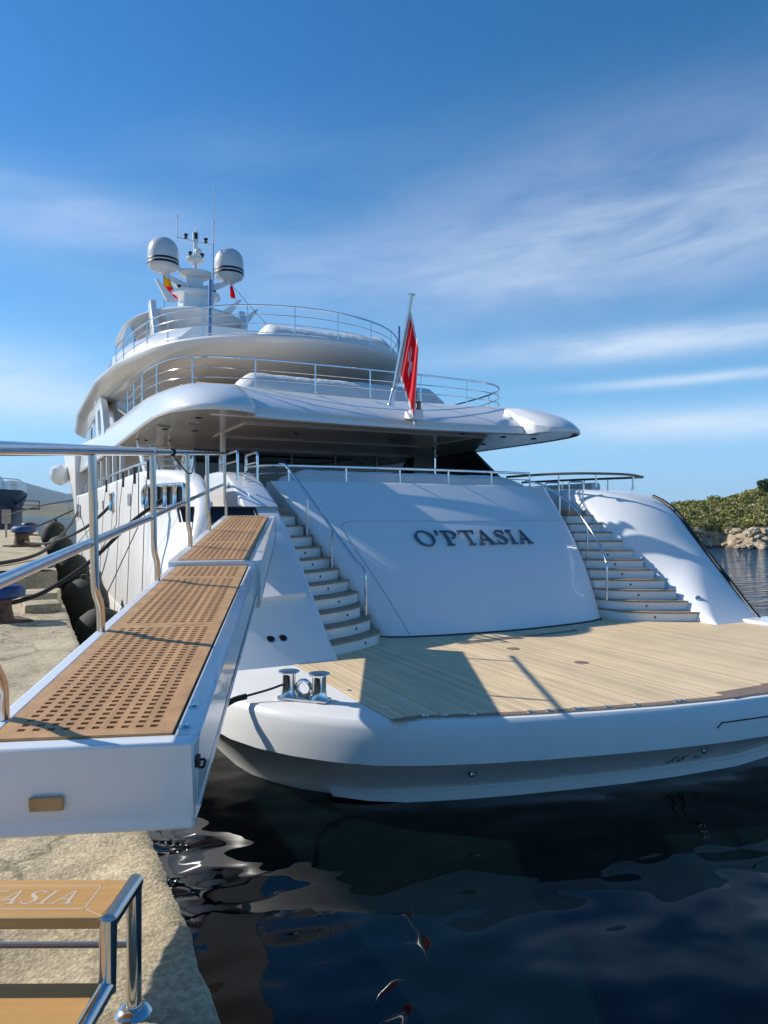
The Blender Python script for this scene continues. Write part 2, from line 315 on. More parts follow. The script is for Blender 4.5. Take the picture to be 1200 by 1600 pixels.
# letters: strokes in a unit-high box, made as raised solids
def glyph(ch):
    E = lambda cx, cy, rx, ry, a0, a1, n=28: [(cx+rx*math.cos(R(a0+(a1-a0)*k/n)), cy+ry*math.sin(R(a0+(a1-a0)*k/n))) for k in range(n+1)]
    def serif(x, y, w, up=1, t=.055): return ('p', [(x-w/2, y), (x+w/2, y), (x+w/2, y+up*t), (x-w/2, y+up*t)])
    if ch == 'O': return [('s', E(.5, .5, .46, .52, 0, 360), E(.5, .5, .34, .47, 0, 360))], 1.0
    if ch == "'": return [('p', [(.05, 1.03), (.17, 1.03), (.13, .72), (.07, .72)])], .22
    if ch == 'P': return [('p', [(.12, .03), (.235, .03), (.235, .97), (.12, .97)]), serif(.175, 0, .36), ('p', [(0, .945), (.36, .945), (.36, 1), (0, 1)]), ('s', [(.25, 1)]+E(.36, .73, .32, .27, 90, -90), [(.25, .945)]+E(.36, .73, .21, .225, 90, -90))], .74
    if ch == 'T': return [('p', [(.345, .03), (.455, .03), (.455, .95), (.345, .95)]), serif(.4, 0, .36), ('p', [(.02, .93), (.78, .93), (.8, 1), (0, 1)]), ('p', [(0, .99), (.05, .99), (.06, .76), (.02, .76)]), ('p', [(.75, .99), (.8, .99), (.78, .76), (.74, .76)])], .86
    if ch == 'A': return [('p', [(.10, .03), (.17, .03), (.46, .95), (.42, 1.02)]), ('p', [(.665, .03), (.80, .03), (.49, 1.02), (.42, 1.02)]), ('p', [(.22, .31), (.7, .31), (.69, .37), (.24, .37)]), serif(.13, 0, .27), serif(.73, 0, .36)], .93
    if ch == 'I': return [('p', [(.12, .03), (.235, .03), (.235, .97), (.12, .97)]), serif(.175, 0, .36), serif(.175, 1, .36, -1)], .40
    if ch == 'S':
        c = [(.51, .80), (.46, .93), (.30, .975), (.15, .91), (.10, .77), (.17, .63), (.31, .535), (.45, .42), (.50, .27), (.43, .10), (.27, .025), (.10, .08), (.04, .22)]
        w = [.015, .022, .032, .05, .062, .068, .068, .068, .062, .048, .032, .022, .015]
        P = smooth_path([(x, y, 0) for x, y in c], 4); Lf, Rt = [], []
        for i, p in enumerate(P):
            a = P[max(0, i-1)]; b = P[min(len(P)-1, i+1)]; t = (b-a).normalized(); q = Vector((-t.y, t.x, 0)); u = i/4; k = int(u); ww = w[k] if k >= len(w)-1 else w[k]+(w[k+1]-w[k])*(u-k)
            Lf.append(tuple((p+q*ww)[:2])); Rt.append(tuple((p-q*ww)[:2]))
        return [('s', Lf, Rt), ('p', [(.49, .98), (.54, .98), (.54, .70), (.50, .70)]), ('p', [(.01, .02), (.05, .02), (.05, .32), (.01, .32)])], .62
    D = {'3': [('s', E(.3, .73, .27, .27, 150, -90), E(.3, .73, .17, .18, 150, -90)), ('s', E(.3, .27, .3, .29, 90, -150), E(.3, .27, .19, .19, 90, -150))],
         '6': [('s', E(.32, .3, .3, .3, 0, 360), E(.32, .3, .19, .19, 0, 360)), ('p', [(.02, .3), (.13, .3), (.42, 1), (.28, 1)])], '.': [('p', [(.05, 0), (.2, 0), (.2, .15), (.05, .15)])], '-': [('p', [(.0, .25), (.9, .25), (.9, .4), (.0, .4)])]}
    return D[ch], {'3': .7, '6': .75, '.': .32, '-': 1}[ch]
def lettering(mb, text, fmap, size, depth, gap=.16, slant=0., wide=1.):
    """fmap(a, b, d) -> world point; a along, b up, d outward (metres)"""
    x = 0
    for ch in text:
        st, adv = glyph(ch)
        for si, (k, *g) in enumerate(st):
            dp = depth+si*(.0008 if depth > .002 else .0001)
            pts = [(p[0]*wide+slant*p[1]+x, p[1]) for p in g[0]]
            if k == 'p':
                n = len(pts); v = [fmap(a*size, b*size, dp) for a, b in pts]+[fmap(a*size, b*size, 0) for a, b in pts]
                mb.add(v, [tuple(range(n))]+[(i, (i+1) % n, n+(i+1) % n, n+i) for i in range(n)])
            else:
                p2 = [(p[0]*wide+slant*p[1]+x, p[1]) for p in g[1]]
                rows = [[fmap(a*size, b*size, d) for a, b in q] for q, d in ((pts, 0), (pts, dp), (p2, dp), (p2, 0))]
                mb.grid(rows)
        x += adv*wide+gap-(.17 if ch == 'T' else 0)
    return (x-gap)*size

# ---------------------------------------------------------------- the setting: sea, quay, hills
def sea():
    mb = MB(); mb.add([(-15000, -15000, -H), (15000, -15000, -H), (15000, 15000, -H), (-15000, 15000, -H)], [(0, 1, 2, 3)])
    tag(mb.build('sea', M['sea'], smooth=0), kind='structure')
sea()

def quay():
    nz = lambda x, y, s: noise.noise(Vector((x*s, y*s, 3.3)))
    def top(x, y): return -1.6+.03*nz(x, y, .8)+.015*nz(x, y, 4)+.008*nz(x, y, 14)+.005*nz(x, y, 33)
    xs = [-30, -20, -12, -8, -5]+[-4+.1*i for i in range(14)]+[-2.6+.035*i for i in range(89)]
    ys = [-6, -4, -2.5]+[-1+.05*i for i in range(40)]+[1+.035*i for i in range(115)]+[5.03+.12*i for i in range(92)]
    def edge(y): return .55+.006*nz(1.7, y, 1.1)+.010*nz(5.7, y, 4.5)+.012*nz(2, y, 15)
    rows = []
    for y in ys:
        e = edge(y); row = [(x, y, top(x, y)) for x in xs if x < .515]
        row += [(e-.03, y, top(.5, y)-.003), (e, y, top(.5, y)-.02+.010*nz(9, y, 7)), (e+.015+.03*nz(3, y, 3), y, -1.95), (e+.05*nz(4, y, 2), y, -2.4), (.55, y, -4)]
        rows.append(row)
    mb = MB(); mb.grid(rows)
    # the farther, higher part of the quay
    y2 = 16.1
    rows = []
    for y in [y2+.25*i for i in range(48)]+[28+2*i for i in range(18)]:
        e = .5+.05*nz(7, y, .7)+.03*nz(2, y, 3)
        rows.append([(x, y, -1.12+.02*nz(x, y, 1.5)) for x in (-30, -15, -9, -6, -4, -3, -2.4, -1.8, -1.2, -.6, -.1, .3)]+[(e, y, -1.17), (e, y, -2), (.5, y, -4)])
    mb.grid(rows)
    mb.add([(-30, y2, -1.1), (.5, y2, -1.15), (.5, y2, -4), (-30, y2, -4)], [(0, 1, 2, 3)])
    mb.add([(-30, 62, -1.1), (.5, 62, -1.15), (.5, 62, -4), (-30, 62, -4)], [(0, 1, 2, 3)])
    tag(mb.build('quay', M['concrete'], smooth=50), kind='structure')
quay()

def coping_blocks():
    for i, (x, y, sx, sy, z) in enumerate(((.18, 13.1, .55, .7, .16), (.2, 14.6, .6, .95, .2))):
        mb = MB(); mb.obox((x, y, -1.6+z/2-.03), sx, sy, z+.06, R(4-9*i))
        o = mb.build('coping_stone', M['concrete'], bevel=.03)
        tag(o, ['rough concrete coping block at the quay edge nearest the gangway', 'rough concrete coping block at the quay edge just below the raised quay'][i], 'concrete block', 'coping blocks at the quay edge')
coping_blocks()

CA, SA = math.cos(R(26.5)), math.sin(R(26.5))
def cw(X, Y): return (CA*X+SA*Y, -SA*X+CA*Y)      # bearing frame of the bay -> yacht frame

def mtn_mat(name, col, col2, s):
    return mat(name, col, .95, var=.35, vscale=s, detail=8)
def mountains():
    for name, dist, depth, hfun, col, sc in (
        ('mountains', 11300, 2600, lambda k: 1.62*interp(((-1.6, 200), (-.9, 330), (-.62, 430), (-.54, 395), (-.5, 320), (-.46, 255), (-.43, 240), (-.38, 270), (-.2, 190), (0, 150), (.2, 60), (.3, 0)), k), (.025, .035, .035), .002),  # mountain colour darkened below its real green so the haze look dominates
        ('hills', 2300, 900, lambda k: interp(((-1.6, 40), (-.7, 42), (-.52, 52), (-.47, 48), (-.4, 40), (-.2, 42), (.1, 30), (.3, 0)), k), (.13, .12, .06), .006)):
        rows = []
        for j in range(9):
            row = []
            for i in range(150):
                k = -1.6+1.95*i/149; t = j/8
                Y = dist+depth*t; h = hfun(k)*math.sin(math.pi*min(1, t*1.0))**.8 if j not in (0, 8) else 0
                h *= 1+.16*noise.noise(Vector((k*22, t*3, dist)))+.07*noise.noise(Vector((k*70, t*7, dist)))
                x, y = cw(k*Y*.97, Y); row.append((x, y, -H-1+h))
            rows.append(row)
        mb = MB(); mb.grid(rows); tag(mb.build(name, mtn_mat(name+'_cover', col, col, sc), smooth=60), kind='structure')
mountains()

def hill_h(X, Y):
    k = X/Y
    shore = 64.5+2.2*noise.noise(Vector((k*14, 1, 2)))+.9*noise.noise(Vector((k*60, 5, 2)))+max(0, (.5-k))*22
    crest = interp(((.28, -1.0), (.33, 1.2), (.36, 2.9), (.405, 3.9), (.45, 4.6), (.5, 5.4), (.54, 6.1), (.6, 6.8), (.8, 9), (1.2, 12)), k)
    d = Y-shore
    if d < 0: return -.6+max(d*.3, -1.5)+.6*0
    cliff = min(1.25, d*.75)*min(1, max(0, (k-.26)/.12))
    t = min(1, d/40); h = cliff+(crest-1.2)*(t*(2-t)*.6+t*.4) if d < 40 else crest-(d-40)*.05
    return min(h, crest+.5) if crest > 0 else h-1
def hillside():
    rows = []
    for j in range(75):
        Y = 58+j*.55 if j < 45 else 82.75+(j-45)*2.6
        row = []
        for i in range(190):
            k = .25+i*.0042; X = k*Y
            h = hill_h(X, Y)
            if h > .05: h += .22*noise.noise(Vector((X*.9, Y*.9, 1)))+.35*noise.noise(Vector((X*.3, Y*.3, 8)))
            x, y = cw(X, Y); row.append((x, y, -H+h-.02))
        rows.append(row)
    m = bpy.data.materials.new('scrub_hill_ground'); m.use_nodes = True; nt = m.node_tree; b = nt.nodes['Principled BSDF']; b.inputs['Roughness'].default_value = .95
    g = nn(nt, 'ShaderNodeNewGeometry'); sp = nn(nt, 'ShaderNodeSeparateXYZ'); lk(nt, g.outputs['Position'], sp.inputs[0])
    n = nn(nt, 'ShaderNodeTexNoise'); n.inputs['Scale'].default_value = .8; n.inputs['Detail'].default_value = 7; lk(nt, g.outputs['Position'], n.inputs['Vector'])
    r = nn(nt, 'ShaderNodeValToRGB'); cr = r.color_ramp; cr.elements[0].position = .4; cr.elements[0].color = (.10, .11, .035, 1); cr.elements[1].position = .66; cr.elements[1].color = (.38, .31, .18, 1)
    lk(nt, n.outputs[0], r.inputs[0])
    rk = nn(nt, 'ShaderNodeValToRGB'); cr = rk.color_ramp; cr.elements[0].position = .3; cr.elements[0].color = (.17, .12, .07, 1); cr.elements[1].position = .6; cr.elements[1].color = (.55, .44, .29, 1); lk(nt, n.outputs[0], rk.inputs[0])
    f = nn(nt, 'ShaderNodeMapRange'); f.inputs[1].default_value = 1.1; f.inputs[2].default_value = 1.7; lk(nt, sp.outputs[2], f.inputs[0])
    wet = nn(nt, 'ShaderNodeMapRange'); wet.inputs[1].default_value = .1; wet.inputs[2].default_value = .4; wet.inputs[3].default_value = .22; wet.inputs[4].default_value = 1; lk(nt, sp.outputs[2], wet.inputs[0])
    mx = nn(nt, 'ShaderNodeMixRGB'); lk(nt, f.outputs[0], mx.inputs[0]); lk(nt, rk.outputs[0], mx.inputs[1]); lk(nt, r.outputs[0], mx.inputs[2])
    v = nn(nt, 'ShaderNodeVectorMath'); v.operation = 'SCALE'; lk(nt, mx.outputs[0], v.inputs[0]); lk(nt, wet.outputs[0], v.inputs['Scale']); lk(nt, v.outputs[0], b.inputs['Base Color'])
    mb = MB(); mb.grid(rows); tag(mb.build('hillside', m, smooth=50), kind='structure')
hillside()

def leaf_mat(name, c1, c2):
    m = bpy.data.materials.new(name); m.use_nodes = True; nt = m.node_tree; b = nt.nodes['Principled BSDF']; b.inputs['Roughness'].default_value = .7
    oi = nn(nt, 'ShaderNodeObjectInfo'); tc = nn(nt, 'ShaderNodeTexCoord')
    n = nn(nt, 'ShaderNodeTexNoise'); n.inputs['Scale'].default_value = 3; lk(nt, tc.outputs['Object'], n.inputs['Vector'])
    f = math_n(nt, 'ADD', math_n(nt, 'MULTIPLY', oi.outputs['Random'], .65), math_n(nt, 'MULTIPLY', n.outputs[0], .35))
    mx = nn(nt, 'ShaderNodeMixRGB'); lk(nt, f, mx.inputs[0]); mx.inputs[1].default_value = (*c1, 1); mx.inputs[2].default_value = (*c2, 1); lk(nt, mx.outputs[0], b.inputs['Base Color'])
    return m
M['scrub'] = leaf_mat('scrub_leaves', (.105, .145, .032), (.40, .34, .11))
M['treeleaf'] = leaf_mat('dark_tree_leaves', (.016, .035, .012), (.035, .06, .02))
M['bark'] = mat('bark', (.09, .065, .045), .9, var=.3, vscale=8)
M['rock'] = mat('limestone', (.47, .37, .25), .9, var=.4, vscale=2.2, bump=.8, bscale=4)

def foliage(mb, lobes, n, size, rnd):
    for _ in range(n):
        c, r = rnd.choice(lobes); d = Vector((rnd.gauss(0, 1), rnd.gauss(0, 1), rnd.gauss(0, 1))).normalized()
        p = Vector(c)+Vector((d.x*r[0], d.y*r[1], d.z*r[2]))*(.55+.5*rnd.random())
        if p.z < 0: p.z = abs(p.z)*.5
        a = Vector((rnd.gauss(0, 1), rnd.gauss(0, 1), rnd.gauss(0, 1))).normalized(); q = a.cross(d if abs(a.dot(d)) < .95 else Vector((0, 0, 1))).normalized(); t = a.cross(q)
        s = size*(.6+.8*rnd.random())
        mb.add([p-q*s*.5, p+t*s*.35, p+q*s*.5, p-t*s*.35], [(0, 1, 2, 3)])
def vegetation():
    rnd = random.Random(3)
    protos = []
    for k in range(5):
        mb = MB(); lobes = [((rnd.uniform(-.35, .35), rnd.uniform(-.35, .35), rnd.uniform(.2, .5)), (rnd.uniform(.25, .45), rnd.uniform(.25, .45), rnd.uniform(.2, .4))) for _ in range(5)]
        foliage(mb, lobes, 330, .13, rnd)
        protos.append(mb.build('shrub', M['scrub'], local=True, smooth=0))
    n = 0; used = [False]*5; i = 0
    cand = []
    while len(cand) < 285:
        i += 1
        k = rnd.uniform(.365, .575); Y = 67.5+42*rnd.random()**1.3; X = k*Y; h = hill_h(X, Y)
        if h < 1.35: continue
        if noise.noise(Vector((X*.22, Y*.22, 4))) < -.5: continue
        cand.append((X, Y, h))
    for X, Y, h in cand:
        q = rnd.randrange(5)
        o = protos[q] if not used[q] else protos[q].copy()
        if used[q]: C.objects.link(o)
        used[q] = True
        x, y = cw(X, Y); s = rnd.uniform(.9, 1.9); o.location = (x, y, h-.12); o.rotation_euler = (0, 0, rnd.uniform(0, 6.3)); o.scale = (s*1.15, s*1.15, s*rnd.uniform(.7, 1.1))
        tag(o, 'low olive green scrub bush growing on the rocky hillside across the water', 'bush', 'scrub bushes on the hillside')
    # trees on the crest
    for X, Y, s, lab in ((51.6, 96, 1.0, 'dark round evergreen tree standing on the crest of the hill'), (58.5, 99, .75, 'smaller dark tree at the hilltop right of the round evergreen')):
        x, y = cw(X, Y); h = hill_h(X, Y)
        t = thing('evergreen_tree', lab, 'tree', (x, y, h-H-.2)); t.scale = (s, s, s)
        mb = MB(); mb.tube([(0, 0, 0), (.1, .05, .6), (0, .1, 1.3)], [.16, .12, .06], 8); mb.tube([(.1, .05, .6), (.5, .2, 1.2)], [.08, .04], 6); mb.tube([(.08, .05, .6), (-.5, -.1, 1.1)], [.08, .04], 6)
        mb.build('trunk', M['bark'], t, local=True)
        mb = MB(); lobes = [((0, 0, 1.5), (1.0, 1.0, .8)), ((.8, .2, 1.2), (.7, .7, .6)), ((-.8, -.2, 1.2), (.75, .7, .6)), ((.2, 0, 2.1), (.7, .7, .5)), ((-.4, .4, 1.9), (.6, .6, .5)), ((1.1, 0, .9), (.4, .4, .4))]
        foliage(mb, lobes, 2600, .17, rnd); mb.build('crown', M['treeleaf'], t, local=True, smooth=0)
    # rocks
    rp = []
    for k in range(5):
        bm = bmesh.new(); bmesh.ops.create_icosphere(bm, subdivisions=3, radius=1)
        off = Vector((k*7.1, 2, 3))
        for v in bm.verts:
            c = v.co.copy(); v.co = c*(1+.45*noise.noise(c*1.1+off)+.2*noise.noise(c*3.1+off)); v.co.z *= .75
        me = bpy.data.meshes.new('boulder'); bm.to_mesh(me); bm.free(); me.materials.append(M['rock']); me.shade_smooth(); me.set_sharp_from_angle(angle=R(28))
        rp.append(me)
    for i in range(120):
        shore = i < 95
        k = rnd.uniform(.37, .6); Y = 60
        if shore:
            while hill_h(k*Y, Y) < .1: Y += .3
            Y += rnd.uniform(-.2, 2.4)
        else: Y = rnd.uniform(72, 92)
        X = k*Y; h = hill_h(X, Y); x, y = cw(X, Y); s = rnd.uniform(.15, .48) if shore else rnd.uniform(.25, .6)
        o = bpy.data.objects.new('boulder', rp[rnd.randrange(5)]); C.objects.link(o); o.location = (x, y, h+.12*s); o.scale = (s*1.2, s, s*rnd.uniform(.7, 1.3)); o.rotation_euler = (rnd.uniform(-.3, .3), rnd.uniform(-.3, .3), rnd.uniform(0, 6.3))
        if shore: tag(o, 'pale limestone boulder along the waterline below the hill', 'boulder', 'boulders along the shore')
        else: tag(o, 'grey white rock outcrop among the bushes on the hillside', 'rock', 'rock outcrops on the hillside')
vegetation()

# ---------------------------------------------------------------- the yacht
Y = thing('motor_yacht', 'large white motor yacht moored along the quay, its teak swim deck and stairs towards us', 'yacht', (XC, 30, -H))

def rail(name, top, height, mids, parent, posts=None, spacing=1.4, r=.024, rp=.018, rm=.012, closed=False, topmat=None, down=None):
    """top: rail centre line (world); posts at given distances; returns the rail with posts as children"""
    P = [Vector(p) for p in top]
    mb = MB(); mb.tube(P, r, 10, closed)
    for f in mids: mb.tube([p-Vector((0, 0, height*f)) for p in P], rm, 8, closed)
    o = mb.build(name, topmat or M['steel'], parent)
    L = plen(P)
    if posts is None:
        n = max(1, round(L/spacing)); posts = [L*i/n for i in range(n+1)]
    for d in posts:
        p = at_len(P, d); b = MB(); b.tube([p, p-Vector((0, 0, height))], rp, 8); b.tube([p-Vector((0, 0, height)), p-Vector((0, 0, height-.02))], rp*2.2, 10)
        b.build('rail_post', M['steel'], o)
    return o

# ---- hull
HALF = [(7.7, 5.23), (6.8, 5.31), (6.1, 5.42), (5.4, 5.57), (4.7, 5.74), (4.06, 5.93), (3.5, 6.14), (3.1, 6.34), (2.76, 6.62), (2.45, 6.98), (2.2, 7.38), (2.03, 7.8), (1.93, 8.3), (1.88, 9), (1.86, 10), (1.86, 14), (1.86, 20), (1.88, 28), (1.95, 36), (2.4, 44), (3.3, 51), (4.8, 57), (6.3, 61), (7.45, 63)]
def outline(off, tip=0):
    pts = []; n = len(HALF)
    for i, p in enumerate(HALF):
        a = HALF[max(0, i-1)]; b = HALF[min(n-1, i+1)]
        t = Vector((b[0]-a[0], b[1]-a[1])).normalized()
        if i == 0: t = Vector((-1, 0))
        q = Vector((-t.y, t.x)) if True else None     # outward for this ordering points aft/port
        if q.y > 0 and i < 12: q = -q
        if i >= 12 and q.x > 0: q = -q
        if i == n-1: q = Vector((0, 1))
        pts.append((min(p[0]+q.x*off, XC-.01) if i else XC, p[1]+q.y*off))
    return pts+[mxp(p) for p in reversed(pts[1:])]
def hull():
    mb = MB()
    def ring(off, z, aft=0):
        r = outline(off); 
        if aft: r = [(x+(XC-x)*0, y+aft*max(0, 1-max(0, (y-5.2))/6)) for x, y in r]
        return [(x, y, z) for x, y in r]
    rings = [ring(-.5, -3.6, .5), ring(-.34, -3.06, .50), ring(-.17, -2.74, .25), ring(.03, -2.478), ring(.045, -2.47), ring(.03, -2.28), ring(.0, -2.14), ring(-.02, -2.095), ring(-.06, -2.062), ring(-.12, -2.052), ring(-.2, -2.05)]
    mb.loft(rings, True, True)
    mb.build('hull', M['hullwhite'], Y, smooth=28)
    # waterline rail (spray strip)
    a = ring(-.22, -3.0, .45); k = [i for i, p in enumerate(a) if p[1] < 7.6]
    pts = [p for p in a if p[1] < 7.3]
    half = [a[i] for i in range(len(a)//2) if a[i][1] < 7.3]; path = [mxp(p) for p in reversed(half[1:])]+half
    mb = MB()
    w = [min(1, .15+.42*min(i, len(path)-1-i)) for i in range(len(path))]
    mb.grid([[(x, y+.12, z+.065*q) for (x, y, z), q in zip(path, w)], [(x, y-.03, z+.055*q) for (x, y, z), q in zip(path, w)], [(x, y-.05, z+.045*q) for (x, y, z), q in zip(path, w)], [(x, y-.05, z-.05*q) for (x, y, z), q in zip(path, w)], [(x, y+.2, z-.06*q) for (x, y, z), q in zip(path, w)]])
    mb.build('spray_rail', M['white'], Y)
    # groove lines, skin fittings and draught mark on the stern
    def stern_pt(x, z, d=0):
        off = interp(((-3.06, -.34), (-2.74, -.17), (-2.478, .03), (-2.47, .045), (-2.28, .03), (-2.1, 0)), z); af = interp(((-3.06, .5), (-2.74, .25), (-2.478, 0)), z)
        y = interp([(p[0], p[1]) for p in sorted([q for q in outline(off) if q[1] < 7.2], key=lambda q: q[0])], x)
        y += af*max(0, 1-max(0, y-5.2)/6)
        return y-d
    mb = MB(); mb.tube([(x, stern_pt(x, -2.26, .0), -2.26-.0*x) for x in (6.75, 6.8, 7.0, 7.6, 8.5)], .008, 6); mb.tube([(6.75, stern_pt(6.75, -2.26), -2.26), (6.68, stern_pt(6.7, -2.30), -2.31)], .008, 6)
    mb.build('hatch_seam', M['dark'], Y)
    for x, z in ((4.1, -2.66), (6.75, -2.62)):
        y = stern_pt(x, z)
        mb = MB(); mb.lathe((x, y, z), [(.045, -.05), (.045, .02), (.03, .025), (.026, .0)], 16, axis=(-.2, -1, -.3)); mb.build('skin_fitting', M['steel'], Y)
    mb = MB(); x0 = 6.55
    lettering(mb, '3.6', lambda a, b, d: (x0+a, stern_pt(x0+a, -2.86+b)-.006-d, -2.86+b), .12, .004, gap=.1)
    mb.build('draught_mark', M['black'], Y); mb = MB()
    lettering(mb, '-', lambda a, b, d: (x0+.36+a, stern_pt(x0+.36+a, -2.86+b)-.006-d, -2.86+b), .12, .004)
    mb.build('draught_mark', M['black'], Y)
hull()

# ---- swim deck
def swim_deck():
    o = outline(-.11); half = [p for p in o[:len(o)//2] if p[0] > 3.25 and p[1] < 8]
    aft = [(mxp(p)) for p in reversed(half[1:])]+half            # starboard -> port along the stern
    xl = 3.24; yl = interp([(p[0], p[1]) for p in sorted(aft)], xl)
    poly = [(2*XC-xl, yl)]+aft[0:]+[(xl, yl), (xl, 11.5), (2*XC-xl, 11.5)]
    mb = MB(); mb.poly_prism(poly, -2.05, -2.042); mb.build('teak_deck', M['teak'], Y, smooth=0)
    # dark margin plank along the stern
    path = [(2*XC-xl, yl)]+aft+[(xl, yl)]
    rows = [[(x, y, -2.040) for x, y in path], [(x, y+.10, -2.040) for x, y in path], [(x, y+.10, -2.046) for x, y in path]]
    mb = MB(); mb.grid(rows); mb.build('margin_plank', M['margin'], Y, smooth=0)
    mb = MB(); mb.box(7.05, 7.9, 5.38, 5.62, -2.0405, -2.0375); mb.box(7.9, 10.5, 5.44, 5.66, -2.0405, -2.0375); mb.build('hatch_board', M['margin'], Y, smooth=0)
    yf = lambda x: interp([(p[0], p[1]) for p in sorted(path)], x)
    for x in (3.6, 3.78, 4.05, 4.65, 4.85, 5.15, 5.22, 5.5, 5.85, 6.35, 6.42):
        mb = MB(); mb.lathe((x, yf(x)+.05, -2.042), [(.038, 0), (.038, .012), (.024, .014), (.02, .008)], 14); mb.obox((x, yf(x)+.05, -2.034), .05, .014, .014, R(20)); mb.build('deck_socket', M['steel'], Y)
    for x, y, r in ((3.38, 6.75, .05), (3.7, 6.95, .06), (6.85, 7.6, .1), (6.62, 8.85, .1), (3.34, 7.6, .03)):
        mb = MB(); mb.lathe((x, y, -2.043), [(r, 0), (r, .004), (r*.9, .005)], 22); mb.build('deck_plate', M['margin'] if r > .08 else M['steel'], Y)
    # curved slot of the hatch seam in the teak
    mb = MB(); P = bend([(6.1, 9.75, 0), (6.1, 9.55, 0), (8.7, 9.75, 0), (8.75, 9.95, 0)], .15)
    mb.grid([[(p.x, p.y-.07, -2.0395) for p in P], [(p.x, p.y+.07, -2.0395) for p in P]]); mb.build('seam_board', M['margin'], Y, smooth=0)
swim_deck()

# ---- twin mooring bollard on the port corner
def bollard():
    c = Vector((2.72, 7.44, -2.05)); d = Vector((.70, -.71, 0)); n = Vector((.71, .70, 0)); rz = math.atan2(d.y, d.x)
    mb = MB(); mb.obox(c+Vector((0, 0, .02)), .60, .17, .04, rz)
    base = mb.build('twin_bollard', M['steel'], Y, bevel=.012)
    for s in (-1, 1):
        mb = MB(); mb.lathe(c+d*s*.185+Vector((0, 0, .035)), [(.10, 0), (.095, .012), (.083, .03), (.078, .10), (.078, .235), (.082, .25), (.115, .262), (.12, .272), (.115, .282), (.03, .29)], 28); mb.build('bollard_post', M['steel'], base)
    mb = MB(); P = [c+d*(.085*math.cos(a))+Vector((0, 0, .05+.085+.085*math.sin(a))) for a in [2*math.pi*k/22 for k in range(22)]]
    mb.tube(P, .024, 10, True); mb.build('bollard_ring', M['steel'], base)
bollard()

# ---- transom panel
BOT = [(5.28, 10.62), (5.75, 10.44), (6.5, 10.3), (7.7, 10.22), (8.9, 10.3), (9.65, 10.44), (10.12, 10.62)]
TOP = [(4.22, 13.28), (5.0, 13.16), (6.2, 13.05), (7.6, 13.0), (9.05, 13.05), (10.15, 13.16), (10.95, 13.28)]
def tpanel(u, w, d=0):
    """u across 0..1, w up 0..1 -> point on the panel, d outward"""
    def ev(T):
        q = u*(len(T)-1); i = min(len(T)-2, int(q)); f = q-i; P = smooth_ev(T, i, f); return P
    b, t = ev(BOT), ev(TOP)
    x = b[0]+(t[0]-b[0])*w; y = b[1]+(t[1]-b[1])*w-.26*math.sin(math.pi*w); z = -2.06+2.7*w
    e = min(u, 1-u)
    if e < .06: y += .13*(1-e/.06)**2
    return Vector((x, y-.68*d, z+.73*d))
def smooth_ev(T, i, t):
    P = [Vector((a, b)) for a, b in T]; p0 = P[max(0, i-1)]; p1 = P[i]; p2 = P[i+1]; p3 = P[min(len(P)-1, i+2)]
    return .5*((2*p1)+(p2-p0)*t+(2*p0-5*p1+4*p2-p3)*t*t+(3*p1-p0-3*p2+p3)*t**3)
def transom():
    us = [0, .01, .02, .035, .05, .06]+[.06+.88*i/36 for i in range(1, 36)]+[.94, .95, .965, .98, .99, 1]
    rows = [[tpanel(u, w/16) for u in us] for w in range(17)]
    top = rows[-1]
    rows.append([Vector((p.x, p.y+.04, p.z+.03)) for p in top]); rows.append([Vector((p.x, p.y+.30, p.z+.03)) for p in top]); rows.append([Vector((p.x, p.y+.32, .1)) for p in top])
    mb = MB(); mb.grid(rows)
    # side cheeks down to the stairs
    for u in (0, 1):
        col = [tpanel(u, w/16) for w in range(17)]; s = .05 if u == 0 else -.05
        mb.grid([col, [Vector((p.x+s, p.y+.5, p.z-.25)) for p in col], [Vector((p.x+s, p.y+.9, -2.1)) for p in col]])
    t = mb.build('transom', M['white'], Y, smooth=40)
    # hatch seam
    mb = MB(); P = bend([tpanel(.045, .0, .002), tpanel(.235-.03, .70, .002), tpanel(.5, .715, .002), tpanel(.75, .71, .002), tpanel(.975, .70, .002)], .3, 8)
    pts = []
    for k in range(60):
        f = k/59
        if f < .3: u, w = .10+.0*f, .02+.63*f/.3
        pts.append(None)
    pts = [tpanel(u, w, .002) for u, w in [(.16-.02*k/10, .02+.06*k) for k in range(11)]+[(.145, .66), (.153, .69), (.17, .71), (.195, .72)]+[(.195+.78*k/30, .72) for k in range(1, 31)]]
    mb = MB(); mb.tube(pts, .007, 6); mb.build('seam', M['grey'], t)
    # ship's name: raised letters
    Wd = 2.62; u0 = .385
    mb = MB()
    uw = lambda a: .352+a/6.15
    lettering(mb, "O'PTASIA", lambda a, b, d: tpanel(uw(a), .545+b/3.75, .012+d), .365, .035, gap=.085, wide=.93)
    mb.build('name_lettering', M['letter'], t, smooth=30)
    mb = MB(); mb.grid([[tpanel(u, 0)+Vector((0, -.03, 0)) for u in us], [tpanel(u, 0)+Vector((0, -.03, .035)) for u in us], [tpanel(u, 0)+Vector((0, .05, .04)) for u in us]]); mb.build('sealing_strip', M['dark'], t)
transom()

